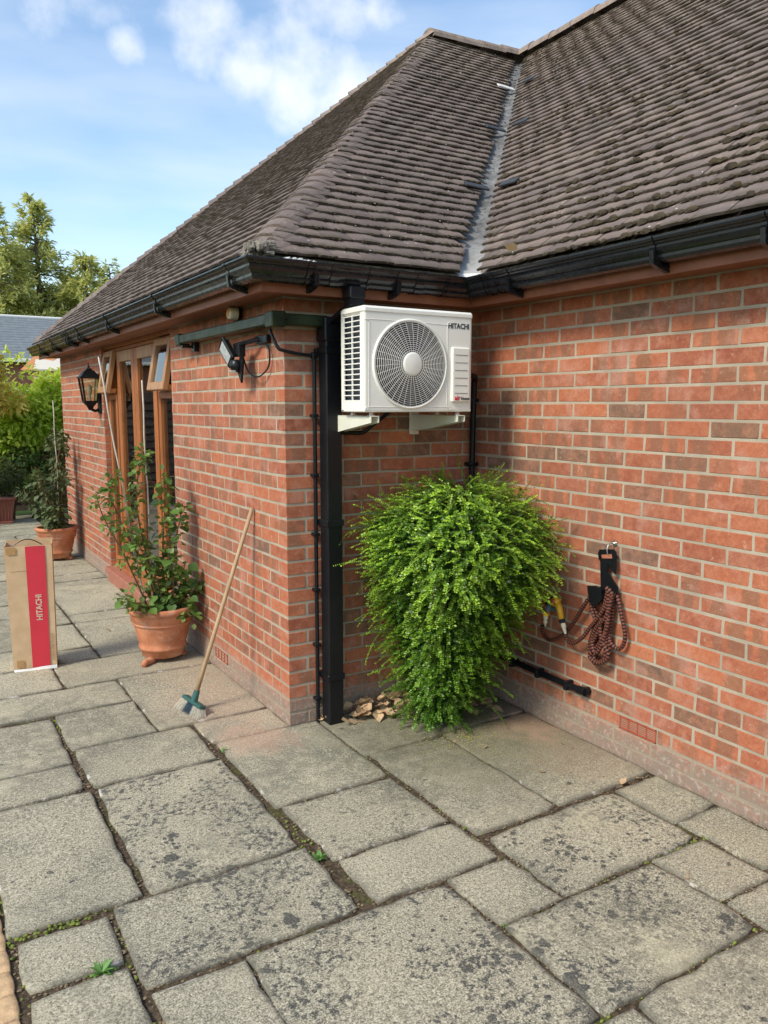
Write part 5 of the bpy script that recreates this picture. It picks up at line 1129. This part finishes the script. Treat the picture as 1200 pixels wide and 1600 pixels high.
# --- the cascading shrub in the inner corner
bush = thing('corner_shrub', (.80, -.30, 0), 'large cascading bright green small-leaved shrub in the inner brick corner below the air conditioning unit', 'shrub')
rg = np.random.RandomState(3)
def env(z): return np.interp(z, [0, .10, .25, .42, .6, .78, .95, 1.08, 1.17, 1.26], [.12, .17, .25, .32, .42, .55, .61, .58, .42, .12])
def axis_(z): return np.interp(z, [0, .4, .8, 1.4], [.715, .745, .785, .78]), np.interp(z, [0, .4, .8, 1.4], [-.36, -.39, -.46, -.42])
pts = []; dr = []; up = []; col = []; tw = MB(); NS = 4200
for i in range(NS):
    z = 1.25*(rg.rand()**.62); top = z > 1.0
    ph = rg.uniform(0, 2*math.pi); r = env(z)*(rg.uniform(.55, 1.0)**.5)
    ax, ay = axis_(z); lump = .90+.42*mnoise.noise(Vector((math.cos(ph)*2.0, math.sin(ph)*2.0, z*2.6)))
    r *= lump
    st = Vector((ax+math.cos(ph)*r*.72, ay+math.sin(ph)*r*.72, z+rg.uniform(-.02, .05)))
    if st.x > L-.02 or st.y > -.02: continue
    out = Vector((math.cos(ph), math.sin(ph), 0)); ln = rg.uniform(.06, .20)*(1.5 if rg.rand() < .08 else 1)
    el = rg.uniform(-.35, .6)+(.3 if top else 0); v = (out*math.cos(el)+ZA*math.sin(el)+Vector((rg.uniform(-.6, .35), rg.uniform(-.5, .5), rg.uniform(-.2, .2)))).normalized()
    n = int(ln/.0105); p = st.copy(); droop = rg.uniform(.01, .075); pal = rg.rand()
    side = v.cross(ZA).normalized(); P = [p.copy()]
    for k in range(n):
        v = (v-ZA*droop).normalized(); p = p+v*.0105
        if p.x > L-.012: p.x = L-.012
        if p.y > -.012: p.y = -.012
        if p.z < .01: break
        t = k/max(n-1, 1); sz = .0105*(1-.45*t)*rg.uniform(.85, 1.2)
        nrm = (ZA+out*.6-v*.2).normalized(); sd_ = v.cross(nrm).normalized()
        for s_ in (-1, 1):
            pts.append(tuple(p)); dr.append(tuple(sd_*s_+v*.45+nrm*rg.uniform(-.1, .35))); up.append(tuple(nrm+Vector(rg.uniform(-.7, .7, 3)))); hz = min(1, max(0, (z-.1)/1.1))
            col.append((min(1, max(0, pal*.55+.45*rg.rand()+.0)), min(1, (t**1.6)*(.2+.8*pal)*(.08+1.0*hz)+.02+.35*hz*rg.rand()*pal)))  # paler young tips; light on top painted in as brightening with height
        P.append(p.copy())
    if i % 4 == 0: tw.tube(P[::4]+[P[-1]], .0013, 3, cap=False)
pts = np.array(pts); szs = rg.uniform(.0065, .0130, len(pts))
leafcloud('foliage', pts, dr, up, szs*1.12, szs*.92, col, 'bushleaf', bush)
tw.build('twig', 'stem', bush)
m = MB()   # woody framework
for k in range(16):
    a = rg.uniform(0, 6.28); z1_ = rg.uniform(.4, 1.2); r = env(z1_)*.6; ax, ay = axis_(z1_)
    m.tube(smoothpath([(.72+.03*math.cos(a), -.34+.03*math.sin(a), 0), (.735+.05*math.cos(a), -.36+.05*math.sin(a), z1_*.4), (ax+r*.5*math.cos(a), min(-.04, ay+r*.5*math.sin(a)), z1_*.8), (ax+r*math.cos(a), min(-.03, ay+r*math.sin(a)), z1_)], 5), [.010-.0005*i for i in range(16)], 6)
m.build('stem', 'stem', bush, smooth=True)
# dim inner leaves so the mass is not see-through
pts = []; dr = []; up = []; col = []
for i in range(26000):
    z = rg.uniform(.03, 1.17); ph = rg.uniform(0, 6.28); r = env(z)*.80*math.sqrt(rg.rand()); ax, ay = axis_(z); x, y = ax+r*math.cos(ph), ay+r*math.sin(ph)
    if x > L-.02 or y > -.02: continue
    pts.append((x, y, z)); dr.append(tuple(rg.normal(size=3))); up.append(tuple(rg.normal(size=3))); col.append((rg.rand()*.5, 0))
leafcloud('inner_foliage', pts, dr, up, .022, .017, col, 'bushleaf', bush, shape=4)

# --- dead leaves
dl = MB(); V = [(0, 0, 0), (-.018, .014, .008), (-.022, .034, .014), (-.008, .052, .006), (0, .066, .012), (.010, .050, .003), (.024, .032, .016), (.015, .012, .010), (0, .03, -.002)]
dl.add(V, [[0, 8, 1], [1, 8, 2], [2, 8, 3], [3, 8, 4], [4, 8, 5], [5, 8, 6], [6, 8, 7], [7, 8, 0]], (.3, .3, 0, 1)); dlm = dl.build('fallen_leaf', 'dead', data_only=True)
rs = random.Random(9)
def dead(x, y, z, s, lab=None, grp=None, parent=None):
    o = link('fallen_leaf', dlm, parent); o.location = (x, y, z); o.rotation_euler = (rs.uniform(-.6, .6), rs.uniform(-.6, .6), rs.uniform(0, 6.28)); o.scale = (s*1.25, s*rs.uniform(1.0, 1.3), s*rs.uniform(.3, 1.1))
    tag(o, lab, 'leaf', grp); return o
single = [(.70, -.78, 'curled brown leaf lying alone on the slab in front of the shrub'), (.62, -.62, 'small brown leaf on the slab just left of the shrub foot'), (.79, -1.13, 'tiny tan leaf on a slab between the shrub and the air vent'), (.99, -1.40, 'pale leaf fallen in the slab joint by the right wall'), (1.11, -.66, 'brown leaf by the right wall base beside the pinkish stain'), (1.10, -1.40, 'yellowish leaf at the wall foot below the terracotta air vent'),
 (-.10, 1.02, 'tan leaf at the end wall base left of the broom'), (-.33, 1.62, 'yellow leaf on the slab left of the nearest terracotta pot'), (-.48, 2.28, 'pale torn leaf on slab beyond the nearest pot'), (-.42, 2.35, 'second pale leaf just right of the torn leaf beyond the pot'), (-.55, 1.17, 'small pale leaf on a slab joint in front of the pot'), (.645, -2.03, 'tiny leaf lying near the bottom right slab joint')]
for x, y, lb in single: dead(x, y, .004, rs.uniform(.45, .7), lb)
dead(1.0, -.60, 2.468, 1.0, 'curled orange leaf caught on the roof tiles just above the gutter near the valley'); dead(1.01, -.66, 2.462, .6, 'small leaf scrap on the roof edge just right of the curled orange leaf')
hg1 = 'dry curled brown leaves heaped under the corner shrub'; hg2 = 'dry brown leaves gathered at the foot of the downpipe'
for i in range(95):
    if i < 60: x = rs.uniform(.36, .72); y = -.02-rs.random()*(.12+.9*max(0, x-.40))
    else: x = rs.uniform(.80, 1.16); y = rs.uniform(-.42, -.10)
    dead(x, y, rs.uniform(.004, .07), rs.uniform(.6, 1.25), 'dry curled brown leaf in the heap under the corner shrub', hg1)
for i in range(17): dead(rs.uniform(.13, .34), rs.uniform(-.19, -.01), rs.uniform(.003, .03), rs.uniform(.4, .85), 'dry brown leaf at the foot of the black downpipe', hg2)
# litter specks + moss in the joints
m = MB(); rs = random.Random(4)
jl = []
for a in SL: jl += [((a[0]-.012, a[2]), (a[0]-.012, a[3])), ((a[0], a[2]-.014), (a[1], a[2]-.014)), ((a[1]+.012, a[2]), (a[1]+.012, a[3]))]
for i in range(2600):
    (p, q) = rs.choice(jl); t = rs.random(); x = p[0]+(q[0]-p[0])*t+rs.gauss(0, .007); y = p[1]+(q[1]-p[1])*t+rs.gauss(0, .007); r = rs.uniform(.0015, .005)
    blob(m, Vector((x, y, -.009+rs.uniform(-.003, .003))), r, XA, YA, ZA, .8)
m.build('joint_grit', simple('grit', (.22, .165, .10), .95, .6, 90), kind='stuff')['label'] = 'grit and tiny litter lying in the slab joints'
m = MB()
for (cx, cy, rx, ry, k) in ((-1.06,.62,.012,.10,60),(-1.05,.50,.012,.08,40),(-.9,.80,.10,.012,50),(-1.40,-1.11,.08,.012,90),(-1.30,-1.10,.06,.012,70),(-1.18,-1.30,.012,.05,50),(-1.45,-1.12,.04,.02,70),(-.43,-.98,.012,.08,50),(-.85,-1.62,.012,.06,60),(-.45,-1.1,.02,.02,30),(.9,-1.87,.10,.01,90),(.6,-1.87,.15,.012,90),(.15,-1.45,.012,.1,50),(.18,-1.3,.012,.1,30),(.66,-.9,.012,.3,70),(.4,-.525,.2,.012,80),(.15,-.6,.012,.1,40),(-.6,1.6,.02,.1,60),(-.61,2.2,.02,.2,70),(.62,-2.2,.02,.2,60),(.3,-2.33,.2,.012,90),(-1.25,-1.42,.07,.015,50),(-1.49,-1.4,.012,.4,80),(-1.2,-1.6,.012,.15,60)):
    for i in range(int(k*.28)): blob(m, Vector((cx+rs.gauss(0, rx), cy+rs.gauss(0, ry), -.009+rs.uniform(-.004, .003))), rs.uniform(.002, .0065), XA, YA, ZA, 1.1)
m.build('joint_moss', 'mossgreen', kind='stuff', smooth=True)['label'] = 'yellow green moss cushions growing in the slab joints'
# pale crumbs scattered under the shrub
m = MB()
for i in range(900):
    a = rs.uniform(0, 6.28); r = abs(rs.gauss(0, .30)); x = .72+r*math.cos(a); y = -.62+r*math.sin(a)*.8
    if x < 1.2 and y < -.01: blob(m, Vector((x, y, .002)), rs.uniform(.0012, .0030), XA, YA, ZA, .5)
m.build('leaf_litter', simple('litter', (.36, .33, .10), .9, .4, 60), kind='stuff')['label'] = 'tiny yellow leaf litter scattered on slabs under the shrub'
# weeds
wl = leafmesh('leaf', .045, .014, 'weed')
def weed(x, y, s, n, label):
    t = thing('weed', (x, y, 0), label, 'weed')
    for i in range(n):
        a = rs.uniform(0, 6.28); e = rs.uniform(.1, .9); place(wl, (x+rs.uniform(-.008, .008), y+rs.uniform(-.008, .008), -.005), (math.cos(a)*math.cos(e), math.sin(a)*math.cos(e), math.sin(e)), ZA, s*rs.uniform(.6, 1.2), t)
weed(-.435, -1.21, .85, 22, 'small bright green weed in the joint near the centre slabs'); weed(-1.27, -1.41, 1.0, 34, 'grey green rosette weed between slabs at the bottom left'); weed(-.43, -.12, .8, 7, 'thin blade weed in the joint below the brick corner'); weed(-.09, -1.875, .35, 10, 'tiny weed sprout in the joint of the bottom slabs'); weed(1.05, -2.0, .35, 8, 'tiny weed on the pale slab by the right wall')

# ============================================================ BACKGROUND
fe = thing('fence', (0, 9.72, 0), 'dark lapped timber fence behind the bright shrubs at the far end', 'fence')
for k in range(14):
    z = .06+k*.13; m = MB(); m.add([(-5, 9.70, z), (4, 9.70, z), (4, 9.722, z+.145), (-5, 9.722, z+.145), (-5, 9.72, z), (4, 9.72, z)], [[0, 1, 2, 3], [4, 5, 1, 0]]); m.build('fence_board', 'fence', fe)
for x in (-4.6, -2.8, -1.0, .8, 2.6): m = MB(); m.box(x-.05, x+.05, 9.66, 9.70, 0, 1.95, .004); m.build('fence_post', 'fence', fe)
def shrubby(name, c, rad, n, Ln, Wd, mat, label, cat='shrub', lumps=9, seed=1, zmin=.05, tipb=.5, trunk=True, ext=None):
    t = thing(name, (c[0], c[1], 0), label, cat); r_ = np.random.RandomState(seed); cl = [(np.array(c)+r_.uniform(-1, 1, 3)*np.array(rad)*.62, r_.uniform(.35, .6)) for _ in range(lumps)]
    P_ = []; D = []; U = []; K = []
    for i in range(n):
        cc, rr = cl[r_.randint(lumps)]; v = r_.normal(size=3); v /= np.linalg.norm(v); q = cc+v*np.array(rad)*rr*(r_.rand()**.25)
        if q[2] < zmin: continue
        P_.append(q); D.append(v+r_.normal(size=3)*.6+np.array([0, 0, -.3])); U.append(v+np.array([0, 0, .8])+r_.normal(size=3)*.3); K.append((r_.rand(), min(1, max(0, v[2]*.5+r_.uniform(-.1, .5)))*tipb))
    leafcloud('foliage', P_, D, U, Ln*r_.uniform(.7, 1.2, len(P_)), Wd, K, mat, t)
    if trunk:
        m = MB()
        for k in range(7):
            e = cl[k % lumps][0]; m.tube(smoothpath([(c[0]+r_.uniform(-.05, .05), c[1]+r_.uniform(-.05, .05), 0), ((c[0]*2+e[0])/3, (c[1]*2+e[1])/3, e[2]*.5), tuple(e)], 4), [.02-.0015*i for i in range(9)], 6)
        m.build('trunk', 'bark', t, smooth=True)
    return t
shrubby('laurel_shrub', (.02, 9.25, 1.52), (.85, .40, .80), 6500, .10, .045, 'laurel', 'bright sunlit glossy shrub over the dark fence beyond the house end', seed=2, lumps=16, zmin=1.05, tipb=.9)
shrubby('laurel_shrub', (-.30, 9.2, .72), (.62, .35, .35), 2000, .085, .038, 'potleaf', 'low green shrub at the fence foot under the bright shrub', seed=4, zmin=.2)
shrubby('yellow_shrub', (-.60, 8.6, 2.05), (.50, .4, .62), 1500, .11, .05, 'yellowleaf', 'yellow leaved shrub reaching in at the far left edge', seed=5, zmin=1.6, tipb=.8)
shrubby('trough_plant', (-.55, 8.85, .62), (.42, .18, .26), 1300, .11, .012, 'darkleaf', 'wispy grassy plant growing in the brown trough', cat='plant', seed=6, zmin=.36, trunk=False)
shrubby('garden_shrub', (1.2, 9.3, 1.5), (.9, .35, .9), 2500, .09, .04, 'laurel', 'green shrub beyond the house corner behind the fence', seed=8)
# neighbour's building
nb = thing('neighbour_house', (0, 24, 0), 'low brick house with a blue grey slate roof beyond the fence', 'house')
m = MB(); m.box(-9, 9, 22.3, 29.7, 0, 3.0, .01); m.build('wall', simple('far_brick', (.36, .15, .09), .9, .2, 6), nb)
m = MB(); m.add([(-9.4, 22, 3.02), (9.4, 22, 3.02), (9.4, 26, 4.62), (-9.4, 26, 4.62), (-9.4, 30, 3.02), (9.4, 30, 3.02)], [[0, 1, 2, 3], [3, 2, 5, 4]])
rfn = m.build('roof', 'slate', nb)
rest = MB()
for r in range(17):
    for k in range(46):
        x = -9.3+k*.405+(.2 if r % 2 else 0); d = r*.255; y = 22-.02+d*.928; z = 3.035+d*.371
        rest.add([(x, y, z+.012), (x+.40, y, z+.012), (x+.40, y+.26, z+.104), (x, y+.26, z+.104), (x, y, z-.003), (x+.40, y, z-.003)], [[0, 1, 2, 3], [4, 5, 1, 0]])
rest.build('slates', 'slate', rfn, kind='stuff')
m = MB(); m.box(-9.4, 9.4, 21.93, 22.03, 2.93, 3.04, .02); m.build('gutter', 'whitep', nb); m = MB(); m.box(-9.4, 9.4, 25.95, 26.08, 4.60, 4.68, .03); m.build('ridge', 'whitep', nb)
for xw in (-1.5, 1.2, 4):
    m = MB(); m.box(xw, xw+1.4, 22.24, 22.33, .9, 2.2, .01); wf = m.build('window', 'whitep', nb); m = MB(); m.box(xw+.08, xw+.66, 22.225, 22.245, 1.0, 2.1, .005); m.box(xw+.74, xw+1.32, 22.225, 22.245, 1.0, 2.1, .005); m.build('pane', 'dark', wf)
# lean-to canopy in front of it
lt = thing('garden_canopy', (2.2, 17, 0), 'cream sloping canopy with rust red edge beside the slate roofed house', 'canopy')
m = MB(); m.add([(1.1, 16.4, 2.52), (4.0, 16.4, 2.52), (4.0, 18.5, 2.98), (1.5, 18.5, 2.98), (1.1, 16.4, 2.48), (4.0, 16.4, 2.48)], [[0, 1, 2, 3], [4, 5, 1, 0]]); m.build('canopy_roof', 'render', lt)
m = MB(); m.box(1.1, 4.0, 16.34, 16.40, 2.36, 2.44, .01); m.box(1.12, 4.0, 16.36, 16.42, 2.24, 2.29, .01); m.box(1.1, 1.2, 16.4, 16.5, 0, 2.4, .01); m.box(3.9, 4.0, 16.4, 16.5, 0, 2.4, .01); m.build('canopy_frame', 'awnred', lt)
m = MB(); m.box(1.12, 4.0, 16.38, 16.42, 2.29, 2.36, .005); m.build('canopy_board', 'whitep', lt)
m = MB(); m.add([(.85, 16.6, 2.50), (1.4, 16.6, 2.52), (2.1, 18.6, 3.05), (1.55, 18.6, 3.05)], [[0, 1, 2, 3]]); m.build('side_slope', 'orange', lt)

def conifer(x, y, h, r, seed, label, n=150, dens=60, base=.5):
    t = thing('conifer', (x, y, 0), label, 'tree', 'tall conifers behind the neighbouring roof'); r_ = np.random.RandomState(seed)
    m = MB(); m.tube([(x, y, 0), (x+.1, y, h*.5), (x, y, h*.97)], [h*.022, h*.014, .02], 8)
    P_ = []; D = []; U = []; K = []
    for b in range(n):
        tt = (b+r_.rand())/n; z = base+(h-base)*tt; a = r_.uniform(0, 6.28); rl = r*(1-tt)**.75*r_.uniform(.55, 1.15)+.25; up0 = r_.uniform(-.05, .45)
        pa = []; n_seg = 9
        for k in range(n_seg+1):
            s_ = k/n_seg; pa.append(np.array([x+math.cos(a)*rl*s_, y+math.sin(a)*rl*s_, z+rl*(up0*s_-.28*s_*s_+.15*s_**4)]))
        if b % 2 == 0: m.tube([tuple(p) for p in pa[::3]], [.05, .035, .02, .01][:len(pa[::3])], 4, cap=False)
        for k in range(int(dens*.72*(.4+rl/r))):
            s_ = r_.rand()**.6; i0 = min(int(s_*n_seg), n_seg-1); p = pa[i0]+(pa[i0+1]-pa[i0])*(s_*n_seg-i0); wd = .55*(1-s_*.6)*rl*.35
            q = p+np.array([-math.sin(a)*r_.uniform(-1, 1)*wd, math.cos(a)*r_.uniform(-1, 1)*wd, r_.uniform(-.22, .10)])
            P_.append(q); D.append(np.array([math.cos(a), math.sin(a), r_.uniform(-.6, .4)])+r_.normal(size=3)*.5); U.append(np.array([0, 0, 1])+r_.normal(size=3)*.4); K.append((r_.rand(), s_*r_.uniform(.2, .9)))
    leafcloud('crown', P_, D, U, r_.uniform(.14, .36, len(P_)), .085, K, 'conifer', t, shape=4); m.build('trunk', 'bark', t)
conifer(3.75, 33, 10.2, 2.5, 1, 'tallest feathery conifer with a pointed top above the slate roof', 230, 85); conifer(2.0, 32, 9.6, 2.9, 2, 'pale olive conifer at the far left edge of the view', 220, 85); conifer(5.5, 32, 7.9, 2.8, 3, 'shorter bushy conifer between the pointed conifer and the tiled roof', 200, 80)
conifer(6.7, 33, 7.9, 1.5, 4, 'thin conifer tip just left of the tiled roof edge', 80, 45); conifer(-.6, 34, 10.5, 2.4, 5, 'broad conifer left of the others beyond the slate roof', 150, 60); conifer(9.6, 36, 7.0, 2.2, 6, 'dark conifer mostly hidden behind the tiled roof', 110, 50)
conifer(3.2, 35.5, 8.6, 3.4, 7, 'dense back-row conifer filling between the two tall conifers', 220, 90); conifer(5.6, 36, 7.6, 3.6, 8, 'low wide back-row conifer behind the slate roof', 220, 90)
# side garden, seen in the door glass and the wet-looking gutters
for i, (x, y, h) in enumerate(((-9.5, 4, 2.2), (-9.8, 8, 2.8), (-9.2, 12.5, 2.4), (-9.6, -1, 2.2), (-9.0, -5.5, 2.6))):
    shrubby('garden_tree', (x, y, h*.6), (1.3, 2.2, h*.5), 2600, .26, .15, 'hedge', ['hedge tree across the lawn level with the doors', 'taller hedge tree across the lawn', 'hedge tree at the far corner of the lawn', 'hedge tree across the lawn left of the patio', 'hedge tree behind the viewpoint across the lawn'][i], cat='tree', seed=20+i, lumps=12)
